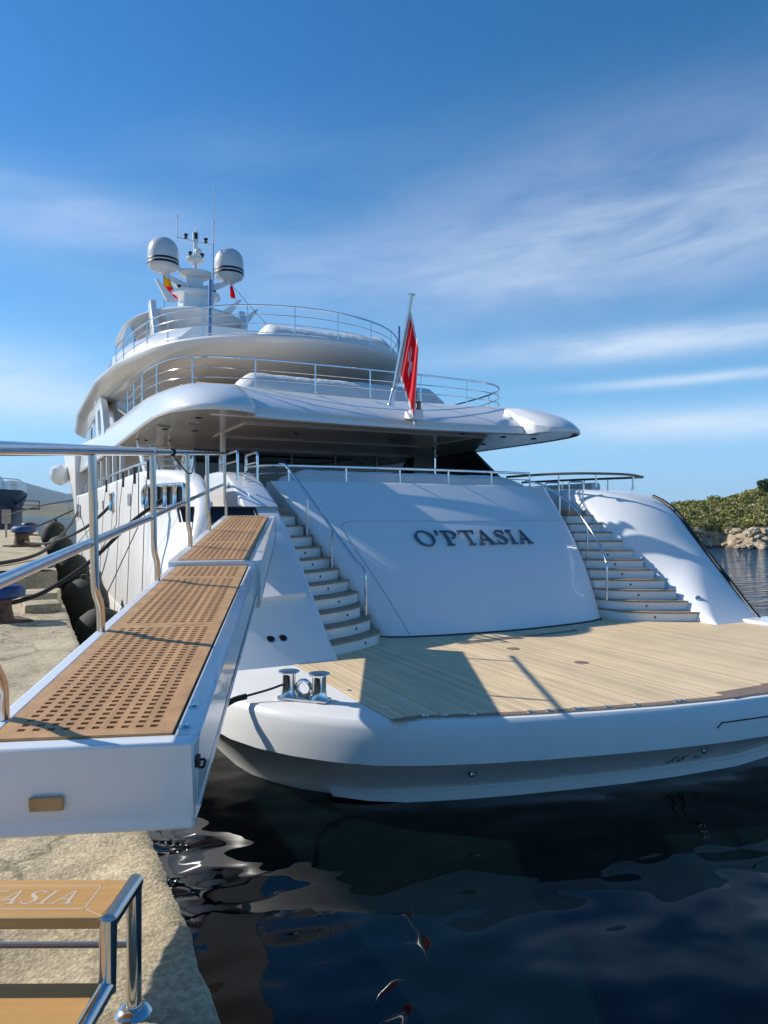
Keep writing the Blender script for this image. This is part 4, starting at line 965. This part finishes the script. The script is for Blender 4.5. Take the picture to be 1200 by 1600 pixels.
def sun_deck():
    def h(off, z, y0=27): return [(x, y, z) for x, y in ((2.9+off, 42), (2.8+off, 31), (3.6+off, y0+1.3), (4.6+off, y0), (10.4-off, y0), (11.4-off, y0+1.3), (12.2-off, 31), (12.1-off, 42))]
    mb = MB(); mb.loft([h(0, 4.9), h(0, 5.4), h(.25, 6.5), h(.9, 7.1), h(1.6, 7.2)]); mb.build('bridge_house', M['white'], Y, smooth=40)
    mb = MB(); mb.box(4.9, 10.1, 26.9, 26.98, 5.2, 6.4); mb.build('bridge_glass', M['glass'], Y, smooth=0)
    for f in (lambda p: p, mxp):
        mb = MB(); mb.add([f(p) for p in ((2.80, 30.6, 5.5), (2.84, 41.5, 5.5), (3.05, 41.5, 6.45), (3.03, 31.2, 6.45))], [(0, 1, 2, 3)]); mb.build('bridge_side_window', M['winglass'], Y, smooth=0)
        # arched glass side of the sun deck and the raked fin above it
        P = [f((4.2, 33.4+3.2*(1-math.cos(a)), 7.1+2.0*math.sin(a))) for a in [math.pi*k/14 for k in range(15)]]; Q = [(p[0]+(.06 if p[0] < XC else -.06), p[1], p[2]) for p in P]
        mb = MB(); mb.loft([P, Q]); mb.build('sun_deck_screen', M['winglass'], Y, smooth=20)
        P = [f(p) for p in ((5.15, 33.9, 7.6), (5.15, 34.9, 7.6), (5.15, 36.3, 10.35), (5.15, 35.7, 10.45))]; Q = [f(p) for p in ((5.5, 33.9, 7.6), (5.5, 34.9, 7.6), (5.45, 36.3, 10.35), (5.45, 35.7, 10.45))]
        mb = MB(); mb.loft([P, Q]); mb.build('arch_fin', M['white'], Y, bevel=.06)
    # hard top with upturned wing tips
    def ht(off, z): return [(x, y, z) for x, y in [(4.3+off, 43)]+ell(XC, 39.5, 3.2-off, 5.4-off, 22, 4, 176)+[(10.7-off, 43)]]
    mb = MB(); mb.loft([ht(2.6, 8.4), ht(2.0, 8.55), ht(1.0, 9.0), ht(.35, 9.45), ht(.05, 9.75), ht(0, 9.85), ht(.1, 9.95), ht(.5, 10.05)]); mb.build('hard_top', M['white'], Y, smooth=45)
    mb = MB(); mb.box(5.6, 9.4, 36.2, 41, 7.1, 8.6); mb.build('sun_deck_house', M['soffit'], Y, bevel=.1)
    for x, y, s, L in ((5.7, 33.6, -1, .9), (8.7, 34.4, 1, .7), (9.9, 35.6, 1, .7)):
        mb = MB(); mb.loft([[(x-.35*s, y-.1, 9.9), (x+.1*s, y-.1, 9.86), (x+.62*s, y-.05, 9.9+L), (x+.5*s, y-.05, 9.9+L)], [(x-.35*s, y+.25, 9.9), (x+.1*s, y+.25, 9.86), (x+.62*s, y+.1, 9.9+L), (x+.5*s, y+.1, 9.9+L)]]); mb.build('roof_fin', M['white'], Y, bevel=.02)
    mb = MB(); mb.tube([(4.86, 21.6, 4.98), (4.92, 21.75, 7.2)], .06, 12); mb.build('awning_pole', M['bluepole'], Y)
    mb = MB(); mb.tube([(11.45, 21.8, 4.98), (11.45, 21.8, 6.55)], .045, 12); mb.build('awning_pole', M['bluepole'], Y)
sun_deck()
cover('spa_cover', 'pale quilted cover over the round spa pool on the sun deck behind the topmost railing', 6.3, 11.2, 20.9, 23.4, 4.98, 6.12, .1, 'spa pool', 11, 40)

# ---- mast
def mast():
    mx, my = 7.5, 36.5
    mb = MB()
    def pl(cx, cy, a, b, z0, z1, tip=0):
        P = [(cx+a*math.cos(2*math.pi*k/24), cy+b*math.sin(2*math.pi*k/24)) for k in range(24)]
        mb.loft([[(cx+(x-cx)*.7, cy+(y-cy)*.7, z0) for x, y in P], [(x, y, z0+(z1-z0)*.6) for x, y in P], [(x, y, z1) for x, y in P]])
    mb.loft([[(mx+sx*a, my+sy*b, z) for sx, sy in ((-1, -1), (1, -1), (1, 1), (-1, 1))] for a, b, z in ((.75, .9, 9.9), (.7, .8, 11.0))])
    pl(mx, my, 1.25, 1.1, 10.85, 11.2)
    mb.loft([[(mx+sx*a, my+sy*b, z) for sx, sy in ((-1, -1), (1, -1), (1, 1), (-1, 1))] for a, b, z in ((.34, .45, 11.2), (.28, .35, 12.1))])
    mb.tube([(mx-.42, my-.3, 11.2), (mx-.42, my-.3, 12.1)], .09, 10)
    pl(mx, my, .85, .7, 12.0, 12.3)
    mb.tube([(mx, my, 12.2), (mx, my, 14.0)], [.12, .10], 12)
    pl(mx, my, .45, .42, 12.82, 13.05)
    mb.lathe((mx+.12, my-.1, 13.35), [(.02, -.16), (.16, -.1), (.2, 0), (.17, .1), (.08, .17), (.01, .19)], 16)
    mb.box(mx-.14, mx+.14, my-.1, my+.1, 13.95, 14.35)
    mb.tube([(mx, my, 14.3), (mx, my, 14.7)], [.05, .01], 8)
    m = mb.build('mast', M['white'], Y, smooth=40)
    mb = MB(); mb.box(mx-.07, mx+.07, my-.125, my-.101, 14.0, 14.3); mb.build('mast_lamp', M['dark'], m)
    for s, z in ((-1, 12.25), (1, 12.25)):
        b = MB(); b.loft([[(mx+s*.25, my-.16, 11.1), (mx+s*.25, my+.16, 11.1), (mx+s*.25, my+.16, 11.6), (mx+s*.25, my-.16, 11.6)], [(mx+s*1.6, my-.12, 11.87), (mx+s*1.6, my+.12, 11.87), (mx+s*1.6, my+.12, 12.1), (mx+s*1.6, my-.12, 12.1)]])
        a = b.build('dome_arm', M['white'], m, bevel=.03)
        c = (mx+(1.72 if s > 0 else -1.58), my, 12.0)
        b = MB(); b.lathe(c, [(.22, 0), (.3, .03), (.34, .12), (.62, .22), (.7, .3), (.745, .48), (.75, 1.0), (.735, 1.2), (.67, 1.42), (.55, 1.6), (.38, 1.73), (.18, 1.8), (.01, 1.82)], 36)
        d = b.build('satellite_dome', M['dome'], m, smooth=60)
        for z0 in (.42, .59):
            b = MB(); b.lathe((c[0], c[1], c[2]+z0), [(.74, 0), (.757, .01), (.757, .10), (.752, .11)], 36); b.build('dome_stripe', M['dark'], d)
    b = MB(); b.tube([(mx-.95, my, 13.95), (mx+.95, my-.0, 13.85)], .03, 8)
    for s in (-1, 1): b.tube([(mx+s*.9, my, 13.9), (mx+s*.9, my, 15.0)], .022, 8); b.lathe((mx+s*.9, my, 14.93), [(.02, 0), (.07, .05), (.07, .1), (.02, .16)], 10)
    b.build('antenna_yard', M['white'], m)
    for x, y, z in ((mx-.5, my-.1, 13.95), (mx+.5, my-.1, 13.9), (mx-.3, my-.2, 13.05), (mx+.3, my-.2, 13.05), (mx-.9, my-.5, 11.2), (mx+.85, my-.4, 11.2)):
        b = MB(); b.lathe((x, y, z), [(.09, 0), (.09, .06), (.04, .08), (.04, .12), (.11, .14), (.11, .2), (.03, .23)], 12); b.build('navigation_light', M['dark'], m)
    b = MB(); b.tube([(mx+.75, my-.6, 10.0), (mx+.8, my-.6, 17.0)], [.035, .008], 8); b.build('whip_antenna', M['grey'], m)
    b = MB(); b.loft([[(mx-1.0, my-.35, 12.25), (mx-.9, my-.35, 12.2), (mx-.75, my-.35, 12.3), (mx-1.02, my-.35, 12.75)], [(mx-1.0, my-.25, 12.25), (mx-.9, my-.25, 12.2), (mx-.75, my-.25, 12.3), (mx-1.02, my-.25, 12.75)]]); b.build('platform_fin', M['white'], m)
mast()

# ---- flags: staff on the stern, ensign, small pennants
def flags():
    A = Vector((7.72, 15.1, 2.68)); B = Vector((7.98, 14.55, 5.15))
    mb = MB(); mb.tube([A, B], .05, 12); mb.tube([B, B+(B-A).normalized()*.03], .09, 12)
    st = mb.build('flagstaff', M['steel'], Y)
    mb = MB(); mb.lathe(A, [(.09, -.05), (.075, .0), (.06, .3), (.045, .34)], 14, axis=(B-A)); mb.build('staff_socket', M['steel'], st)
    # stern light box beside it
    c = Vector((8.25, 14.85, 2.36))
    mb = MB(); mb.loft([[c+Vector((-.16, -.12, -.1)), c+Vector((.16, -.12, -.1)), c+Vector((.16, .3, -.02)), c+Vector((-.16, .3, -.02))], [c+Vector((-.14, -.1, .16)), c+Vector((.14, -.1, .16)), c+Vector((.14, .3, .16)), c+Vector((-.14, .3, .16))]])
    b = mb.build('stern_light', M['white'], Y, bevel=.02)
    for dx, dz in ((-.06, .16), (.08, .16), (-.02, .4)):
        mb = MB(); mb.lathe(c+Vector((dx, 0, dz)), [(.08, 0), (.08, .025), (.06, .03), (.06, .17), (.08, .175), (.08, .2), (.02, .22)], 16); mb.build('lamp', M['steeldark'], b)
    # ensign hanging in folds: cells of the cloth carry their colour
    mb = MB(); nu, nv = 64, 80
    top = B+(A-B)*.10; bot = B+(A-B)*.70
    rows = []
    for j in range(nv+1):
        v = j/nv; hoist = top.lerp(bot, v); row = []
        for i in range(nu+1):
            u = i/nu
            # the fly droops beside the staff, the cloth gathered in a few deep folds
            w = u*(.45+.55*v)
            x = hoist.x+.25*w+.05*u; y = hoist.y-.30*w
            z = hoist.z-u*(.84+.34*v)-.14*u*u
            fold = math.sin(u*12.5+v*1.6)*u*(.35+.65*v)*1.25; x += fold*.085; y += fold*.16
            row.append((x, y, z))
        rows.append(row)
    k0 = 0; vs = [p for r in rows for p in r]; fs = []; mi = []
    def red(u, v):
        if u < .15 or u > .95 or v < .07 or v > .93: return 1
        a, b = (u-.5)*1.5, (v-.5)
        r = math.hypot(a, b)
        if r < .19 and (abs(b) < abs(a)*.45+.004 or abs(a) < abs(b)*.45+.004): return 1     # eight pointed cross
        return 0
    for j in range(nv):
        for i in range(nu):
            fs.append((j*(nu+1)+i, j*(nu+1)+i+1, (j+1)*(nu+1)+i+1, (j+1)*(nu+1)+i)); mi.append(red((i+.5)/nu, (j+.5)/nv))
    mb.add(vs, fs); mb.mi = mi
    f = mb.build('ensign', [M['red'], M['whitecloth']], None, smooth=180)
    tag(f, 'red ensign with a white border drooping from the stern flagstaff', 'flag')
    # courtesy flags under the domes
    for nm, lab, cols, p, w, h in (('courtesy_flag', 'small yellow and red flag fluttering below the left satellite dome', ('yellow', 'red'), Vector((5.92, 36.4, 11.9)), .75, .9), ('courtesy_flag', 'small dark red pennant hanging below the right satellite dome', ('red', 'red'), Vector((9.25, 36.4, 11.9)), .35, .55)):
        rows = []
        for j in range(13):
            v = j/12; row = []
            for i in range(11):
                u = i/10
                row.append(p+Vector((u*w*(.25+.75*v), -.12*math.sin(u*7+v*3)*u, -v*h-u*.25*v-.04*math.sin(u*8))))
            rows.append(row)
        mb = MB(); vs = [q for r in rows for q in r]; fs = [(j*11+i, j*11+i+1, j*11+i+12, j*11+i+11) for j in range(12) for i in range(10)]
        mb.add(vs, fs); mb.mi = [0 if j < 6 else 1 for j in range(12) for i in range(10)]
        tag(mb.build(nm, [M[cols[0]], M[cols[1]]], None, smooth=180, solid=.006), lab, 'flag')
    mb = MB(); mb.tube([(5.92, 36.4, 12.0), (5.94, 36.2, 9.95)], .012, 6); mb.build('flag_halyard', M['thinrope'], Y)
    mb = MB(); mb.tube([(9.25, 36.4, 12.0), (10.9, 34.0, 9.0)], .012, 6); mb.build('flag_halyard', M['thinrope'], Y)
flags()

# ---------------------------------------------------------------- gangway
def gangway():
    # local frame: x across (right), y along (towards the yacht), z up from the walking surface
    near = Vector((.144, 2.71, -.81))          # middle of the near end on the walking surface
    far = Vector((3.17, 11.25, -.05))
    rz = -math.atan2(far.x-near.x, far.y-near.y); Lh = math.hypot(far.x-near.x, far.y-near.y); sl = math.atan2(far.z-near.z, Lh); L = math.hypot(Lh, far.z-near.z)
    G = thing('gangway', 'white boarding gangway with teak gratings and steel handrail, reaching from quay to yacht', 'gangway', near, (sl, 0, rz))
    Wt = .315; SPL = 4.1      # half width of the grating, length of the lower section
    def hollow(x0, x1, y0, y1, zt, zb, tw, tf, name, taper=0.):
        mb = MB()
        # side beams, end beams and a bottom plate, butted together
        xi0, xi1 = -Wt-.004, Wt+.004
        mb.loft([[(x0, y, zt), (xi0, y, zt), (xi0, y, zb+.05), (x0, y, zb+.05)] for y in (y0+tf, y1)])
        mb.loft([[(xi1, y, zt), (x1, y, zt), (x1-taper, y, zb+.05), (xi1, y, zb+.05)] for y in (y0+tf, y1)])
        mb.loft([[(x0, y, zt), (x1, y, zt), (x1-taper, y, zb+.05), (x0, y, zb+.05)] for y in (y0, y0+tf)])
        mb.loft([[(x0, y, zb+.05), (x1-taper, y, zb+.05), (x1-taper-.0, y, zb), (x0, y, zb)] for y in (y0, y1)])
        return mb.build(name, M['white'], G, local=True, smooth=35, bevel=.012)
    lower = hollow(-.385, .405, 0, SPL+.5, 0, -.325, .07, .075, 'lower_section')
    upper = hollow(-.405, .43, SPL, L, .045, -.40, .07, .05, 'upper_section')
    def grating(y0, y1, z, nrow, border=.052):
        mb = MB(); t = .03
        nx = 10; x0, x1 = -Wt+border, Wt-border; yb0, yb1 = y0+border, y1-border
        px = (x1-x0)/nx; hx = px*.52; py = (yb1-yb0)/nrow; hy = py*.50
        xs = [x0]; 
        for k in range(nx): xs += [x0+px*k+(px-hx)/2, x0+px*k+(px+hx)/2]
        xs.append(x1); ys = [yb0]
        for k in range(nrow): ys += [yb0+py*k+(py-hy)/2, yb0+py*k+(py+hy)/2]
        ys.append(yb1)
        nxx, nyy = len(xs), len(ys)
        for zz in (z, ): mb.add([(x, y, zz) for y in ys for x in xs], [(j*nxx+i, j*nxx+i+1, (j+1)*nxx+i+1, (j+1)*nxx+i) for j in range(nyy-1) for i in range(nxx-1) if not (i % 2 and j % 2)])
        for j in range(1, nyy-1, 2):
            for i in range(1, nxx-1, 2):
                a, b, c, e = xs[i], xs[i+1], ys[j], ys[j+1]
                mb.add([(a, c, z), (b, c, z), (b, e, z), (a, e, z), (a, c, z-t), (b, c, z-t), (b, e, z-t), (a, e, z-t)], [(0, 1, 5, 4), (1, 2, 6, 5), (2, 3, 7, 6), (3, 0, 4, 7)])
        g = mb.build('grating', M['gteak'], G, local=True, smooth=0)
        mb = MB(); X0, X1 = -Wt, Wt; z1 = z
        for q in ([(X0, y0), (X1, y0), (x1, yb0), (x0, yb0)], [(X0, y1), (x0, yb1), (x1, yb1), (X1, y1)], [(X0, y0), (x0, yb0), (x0, yb1), (X0, y1)], [(X1, y0), (X1, y1), (x1, yb1), (x1, yb0)]):
            mb.add([(x, y, z1) for x, y in q]+[(x, y, z1-.03) for x, y in q], [(0, 1, 2, 3), (0, 1, 5, 4), (2, 3, 7, 6), (1, 2, 6, 5), (3, 0, 4, 7)])
        mb.build('grating_border', M['gteakb'], g, local=True, smooth=0)
    a, b = .08, SPL-.01
    cuts = [a, 1.78, 3.45, b]
    for p, q in zip(cuts, cuts[1:]): grating(p+.002, q-.002, .006, max(5, int((q-p-.12)/.0475)))
    a, b = SPL+.06, L-.06; n = 3
    cuts = [a, a+1.35, a+2.75, b]
    for p, q in zip(cuts, cuts[1:]): grating(p+.002, q-.002, .051, max(5, int((q-p-.12)/.0475)))
    # handrail on the left side: top rail, mid rail, cranked posts
    xr = -.365
    y_post = [.235, 1.62, 3.3, 5.1, 6.75, L-.15]
    mb = MB(); mb.tube([(xr, -2.2, 1.04), (xr, 3.3, 1.04)], .030, 14); mb.tube([(xr, 3.3, 1.04), (xr, L+.3, 1.04)], .026, 14); mb.tube([(xr, 3.24, 1.04), (xr, 3.36, 1.04)], .036, 14)
    top = mb.build('top_rail', M['steel'], G, local=True)
    mb = MB(); mb.tube([(xr-.02, -2.2, .52), (xr-.02, 3.3, .52)], .027, 14); mb.tube([(xr-.02, 3.3, .52), (xr-.02, L-.2, .55)], .022, 14); mb.build('mid_rail', M['steel'], G, local=True)
    for y in y_post:
        z0 = 0 if y < SPL else .045
        k = .06
        P = bend([(xr, y, 1.04), (xr, y, z0+.24), (xr+.012, y+k, z0+.15), (xr+.012, y+k, z0-.02)], .05, 4)
        mb = MB(); mb.tube(P, .024, 12); mb.build('rail_post', M['steel'], G, local=True)
    # fittings: cleat lamps, drain, cable plug, name plate on the end
    for x, y, r in ((.352, .14, .024), (.352, .36, .02), (.345, 3.0, .02)):
        mb = MB(); mb.lathe((x, y, 0), [(r, 0), (r, .006), (r*.6, .012), (r*.5, .006)], 18); mb.build('deck_fitting', M['steel'], G, local=True)
    mb = MB(); mb.obox((.408, .05, -.09), .022, .035, .036); mb.tube(bend([(.42, .06, -.09), (.435, .075, -.095), (.43, .07, -.125), (.415, .06, -.12)], .02), .005, 6); mb.build('cable_plug', M['black'], G, local=True)
    mb = MB(); mb.obox((-.10, -.006, -.20), .115, .012, .052); mb.build('teak_plate', M['gteakb'], G, local=True, bevel=.005)
    # cable ties and a cord from the rail
    mb = MB(); mb.tube(bend([(xr, 4.2, 1.02), (xr+.1, 4.6, .80), (xr+.05, 5.2, .90), (xr, 5.6, 1.0)], .3), .007, 6); mb.build('safety_cord', M['thinrope'], G, local=True)
    for y in (4.15, 4.2): 
        mb = MB(); mb.tube([(xr+.03*math.cos(a), y, 1.04+.03*math.sin(a)) for a in [2*math.pi*k/12 for k in range(12)]], .007, 6, True); mb.build('cord_loop', M['black'], G, local=True)
gangway()

# ---------------------------------------------------------------- boarding step on the quay
def step_stool():
    S = thing('boarding_step', 'varnished teak two tread boarding step with steel tube legs standing on the quay', 'step', (.122, 2.43, -1.6), (0, 0, R(-26.0)))
    # local: x to the right, y away; z above the quay. right end at x = .0
    f = lambda X, Yd: cw(X, Yd)
    xR = .17
    def tread(y0, y1, z, name):
        mb = MB(); mb.poly_prism([(xR-1.15, y0), (xR-.02, y0), (xR+.0, y1), (xR-1.15, y1)], z-.035, z); return mb.build(name, M['steak'], S, local=True, smooth=0, bevel=.006)
    t1 = tread(-.16, .06, .43, 'tread'); t2 = tread(-.45, -.17, .25, 'tread')
    mb = MB()
    lettering(mb, "O'PTASIA", lambda a, b, d: (-.44+a, -.085+b, .4302+d), .076, .0003, gap=.10, slant=.25, wide=1.0)
    mb.build('inlaid_lettering', M['inlay'], t1, local=True, smooth=0)
    mb = MB(); w = .004; x0, x1, y0, y1 = xR-1.05, xR-.085, -.115, .022
    for q in ((x0, x1, y0, y0+w), (x0, x1, y1-w, y1), (x1-w, x1, y0, y1), (x0, x0+w, y0, y1)): mb.box(*q, .4301, .4306)
    mb.add([(x1, y0, .4306), (xR-.02, -.155, .4306), (xR-.018, -.152, .4306), (x1, y0+.004, .4306)], [(0, 1, 2, 3)]); mb.add([(x1, y1, .4306), (xR-.004, .057, .4306), (xR-.007, .059, .4306), (x1-.003, y1, .4306)], [(0, 1, 2, 3)])
    mb.build('inlaid_border', M['inlay'], t1, local=True, smooth=0)
    for xx, in ((xR+.005,), (xR-1.17,)):
        P = bend([(xx, -.50, .20), (xx, -.20, .20), (xx, -.18, .455), (xx, .10, .455), (xx, .10, .02)], .012, 3)
        mb = MB(); mb.tube([(xx, -.47, .24), (xx, -.18, .24)], .025, 12); mb.tube([(xx, -.175, .225), (xx, -.165, .432)], .025, 12); mb.tube([(xx, -.165, .42), (xx, .066, .42)], .025, 12)
        mb.tube([(xx, .05, .42), (xx, .05, .02)], .024, 14); mb.tube([(xx, -.45, .24), (xx, -.45, .02)], .024, 12)
        fr = mb.build('side_frame', M['steel'], S, local=True)
        for y in (.05, -.45):
            mb = MB(); mb.lathe((xx, y, .0), [(.055, 0), (.058, .012), (.045, .028), (.026, .034)], 20); mb.build('foot', M['steel'], fr, local=True)
    mb = MB(); mb.tube([(xR-1.17, .05, .225), (xR+.005, .05, .225)], .011, 10); mb.build('cross_bar', M['steel'], S, local=True)
step_stool()

# ---------------------------------------------------------------- fenders, ropes, quay furniture
def fenders():
    mb = MB(); prof = [(.02, -.58), (.18, -.55), (.34, -.45), (.44, -.26), (.47, 0), (.44, .26), (.34, .45), (.18, .55), (.07, .58), (.06, .66), (.02, .67)]
    mb.lathe((0, 0, 0), prof, 30); o = tag(mb.build('fender', M['fender'], None, local=True, smooth=60), 'x', 'fender', 'dark covered fenders between hull and quay')
    S = [(1.15, 13.6, -2.2, .95, 'dark green covered fender nearest the gangway, lowest against the white hull'), (1.12, 17.3, -2.05, 1.1, 'dark green covered fender beside the step in the quay, second from the gangway'),
         (1.1, 23.0, -1.75, 1.1, 'black covered fender in the middle of the row, half hidden behind the handrail'), (1.1, 32, -1.5, 1.15, 'black covered fender second from the far end of the row'), (1.1, 40, -1.0, 1.2, 'farthest black covered fender standing highest at the bow end of the row')]
    for i, (x, y, z, s, lab) in enumerate(S):
        c = o if i == 0 else o.copy()
        if i: C.objects.link(c)
        c.location = (x, y, z+H); c.scale = (s, s, s); c.rotation_euler = (R(8*math.sin(i*3)), R(-6), i); c['label'] = lab
        mb = MB(); mb.tube([(x, y, z+.63*s), (1.80, y+.2, -.2), (1.84, y+.5, .8)], .010, 6)
        tag(mb.build('fender_line', M['thinrope'], None), ['thin line holding the fender nearest the gangway', 'thin line holding the second fender from the gangway', 'thin line holding the middle fender of the row', 'thin line holding the second farthest fender', 'thin line holding the farthest fender at the bow end'][i], 'rope', 'fender lines')
    for i, (y, yb) in enumerate(((12.9, 13.4), (14.7, 15.6), (16.6, 17.9), (20.4, 22.2))):
        mb = MB(); mb.tube([(1.84, y, .88), (1.80, y+(yb-y)*.2, .2), (1.78, yb, -2.6)], .007, 6)
        mb.tube([(1.84, y, .95), (1.845, y, .62)], .025, 8)
        tag(mb.build('hanging_line', M['thinrope'], None), ['thin dark line down the white hull at the aft end of the large chrome fairlead', 'thin dark line down the white hull at the fore end of the large chrome fairlead', 'thin dark line down the white hull between the two chrome fairleads', 'thin dark line down the white hull just forward of the small chrome fairlead'][i], 'rope', 'lines hanging on the hull')
fenders()

def rope(pts, r, label, sag=0, mats='rope', n=10):
    mb = MB(); mb.tube(smooth_path(pts, n), r, 8); return tag(mb.build('mooring_rope', M[mats], None), label, 'rope', 'mooring ropes')
def quay_bollard(x, y, z, s, label, m1, m2):
    t = thing('quay_bollard', label, 'bollard', (x, y, z), (0, 0, R(20)), 'mooring bollards on the quay')
    mb = MB(); mb.lathe((0, 0, 0), [(.24*s, 0), (.20*s, .08*s), (.17*s, .25*s), (.18*s, .34*s)], 20); mb.build('post', M[m2], t, local=True)
    mb = MB(); mb.lathe((.05*s, 0, .34*s), [(.18*s, 0), (.30*s, .05*s), (.31*s, .14*s), (.24*s, .20*s), (.02, .22*s)], 20); mb.build('cap', M[m1], t, local=True, smooth=60)
    mb = MB(); mb.obox((0, 0, .02*s), .75*s, .62*s, .05*s); mb.build('base', M['rust'], t, local=True, bevel=.01)
quay_bollard(-.42, 12.1, -1.62, 1.05, 'large mooring bollard with worn blue paint below the gangway handrail', 'bluepaint', 'rust')
quay_bollard(-.25, 28.5, -1.12, 1.35, 'blue capped mooring bollard on a rusty base farther along the raised quay', 'bluepaint', 'rust')
quay_bollard(-.1, 44, -1.12, 1.3, 'dark mooring bollard near the far end of the quay', 'black', 'black')
def ropes():
    rope([(1.84, 33, .15), (1.3, 28, -.35), (.7, 23.5, -.78), (.1, 20, -1.02), (-.9, 17.2, -1.06), (-2.5, 15.6, -1.05), (-6, 13.4, -1.0)], .045, 'thick black rope from the forward hull port lying over the edge of the raised quay')
    rope([(1.84, 18.9, .28), (1.3, 20.5, -.35), (.6, 24, -.83), (.1, 26.8, -.95), (-.2, 28.3, -.92)], .04, 'dark rope from the small chrome fairlead to the blue capped far bollard')
    rope([(2.12, 13.1, .28), (1.6, 12.95, -.1), (.9, 12.6, -.75), (.3, 12.35, -1.15), (-.1, 12.2, -1.3), (-.35, 12.05, -1.32)], .035, 'thick black rope from the large chrome fairlead to the near blue bollard')
    rope([(2.3, 46, .9), (.5, 52, .6), (-1.6, 64, -.0)], .05, 'thin dark rope running from the bow towards the navy ship')
    rope([(2.3, 46, .3), (1.0, 45, -.35), (.1, 44.2, -.72)], .045, 'dark rope from the bow to the farthest dark bollard')
    rope([(2.58, 7.56, -1.86), (2.38, 7.62, -1.93), (2.10, 7.66, -1.99), (1.92, 7.62, -2.02), (1.80, 7.55, -2.12), (1.3, 7.4, -2.0), (.7, 7.2, -1.68), (.2, 7.0, -1.56)], .013, 'thin black rope leading from the chrome twin bollard over the hull corner')
    mb = MB(); mb.tube(smooth_path([(2.13, 7.657, -1.987), (1.99, 7.64, -2.005), (1.88, 7.60, -2.045), (1.80, 7.55, -2.12), (1.5, 7.45, -2.06)], 5), .034, 10)
    tag(mb.build('chafe_sleeve', M['rope'], None), 'black chafe sleeve on the rope over the hull corner beside the twin bollard', 'sleeve')
    rr = random.Random(5)
    mb = MB(); P = [(.35+.12*math.sin(k*2.1), 16.1+.25*math.cos(k*1.7)+.03*k, -1.06+.02*(k % 3)) for k in range(16)]
    mb.tube(smooth_path(P, 6), .028, 8); tag(mb.build('blue_rope', mat('teal_rope', (.02, .14, .2), .8, var=.4, vscale=40), None), 'tangle of teal rope at the edge of the raised quay', 'rope')
ropes()
def sign_post():
    t = thing('sign_post', 'weathered signboard on a short post at the far end of the quay', 'sign', (-1.05, 40, -1.12))
    mb = MB(); mb.tube([(0, 0, 0), (0, 0, .9)], .05, 8); mb.build('post', M['board'], t, local=True)
    mb = MB(); mb.obox((0, -.06, 1.05), .42, .04, .7, R(-20)); mb.build('board', M['board'], t, local=True, bevel=.01)
sign_post()

# ---------------------------------------------------------------- the navy ship beyond the quay
def navy_ship():
    t = thing('navy_ship', 'dark navy hulled ship with white superstructure moored beyond the end of the quay', 'ship', (-6.8, 84, -H))
    def st(z, fl): # plan: transom stern towards us
        return [(-16-fl*.3, 76, z), (-3.2+fl*.55, 74+.1*z, z), (-.9+fl, 78, z), (-.4+fl, 92, z), (-1, 120, z), (-18, 120, z)]
    mb = MB(); mb.loft([st(-3.2, -1.6), st(-1.6, -1.2), (st(.3, -.6)), st(2.2, .15), st(2.45, .2)]); mb.build('hull', M['navy'], t, smooth=30)
    mb = MB(); P = [(-14, 79), (-3.6, 78.4), (-2.3, 80), (-2.2, 110), (-14, 110)]
    mb.loft([[(x, y, 2.45) for x, y in P], [(x, y, 3.4) for x, y in P], [(x-.5, y+.6, 4.1) for x, y in P], [(x-1.2, y+1.4, 4.35) for x, y in P]]); mb.build('deckhouse', M['white'], t, smooth=50)
    mb = MB(); mb.box(-13, -4.0, 78.1, 78.35, 2.6, 3.3); mb.build('deckhouse_glass', M['dark'], t)
    P = [(-3.2, 74.6, 3.5), (-1.0, 78, 3.5), (-.4, 92, 3.5)]; rail('ship_rail', P, 1.1, (.5,), t, spacing=1.3, r=.05, rp=.04, rm=.03)
    mb = MB(); mb.box(-1.9, .9, 77.8, 79.0, .55, .68); mb.tube([(-1.8, 77.9, .6), (-.3, 77.9, 1.9)], .07, 8)
    g = mb.build('side_platform', M['black'], t)
    mb = MB(); mb.tube(bend([(-.8, 77.9, .6), (-.8, 77.9, 1.4), (.85, 77.9, 1.4), (.85, 77.9, .6)], .05), .04, 6); mb.tube([(-.8, 77.9, 1.0), (.85, 77.9, 1.0)], .03, 6); mb.build('platform_rail', M['black'], g)
navy_ship()

# ---------------------------------------------------------------- sea air
def haze():
    mb = MB(); mb.box(-14500, 14500, -14500, 14500, -H-2.5, 760)
    m = bpy.data.materials.new('haze_air'); m.use_nodes = True; nt = m.node_tree; nt.nodes.clear()
    o = nn(nt, 'ShaderNodeOutputMaterial'); v = nn(nt, 'ShaderNodeVolumePrincipled'); v.inputs['Density'].default_value = .00004; v.inputs['Color'].default_value = (.60, .82, 1, 1); v.inputs['Anisotropy'].default_value = .0
    lk(nt, v.outputs[0], o.inputs['Volume'])
    tag(mb.build('haze', m, smooth=0), kind='stuff')
USE_HAZE = True
if USE_HAZE: haze()
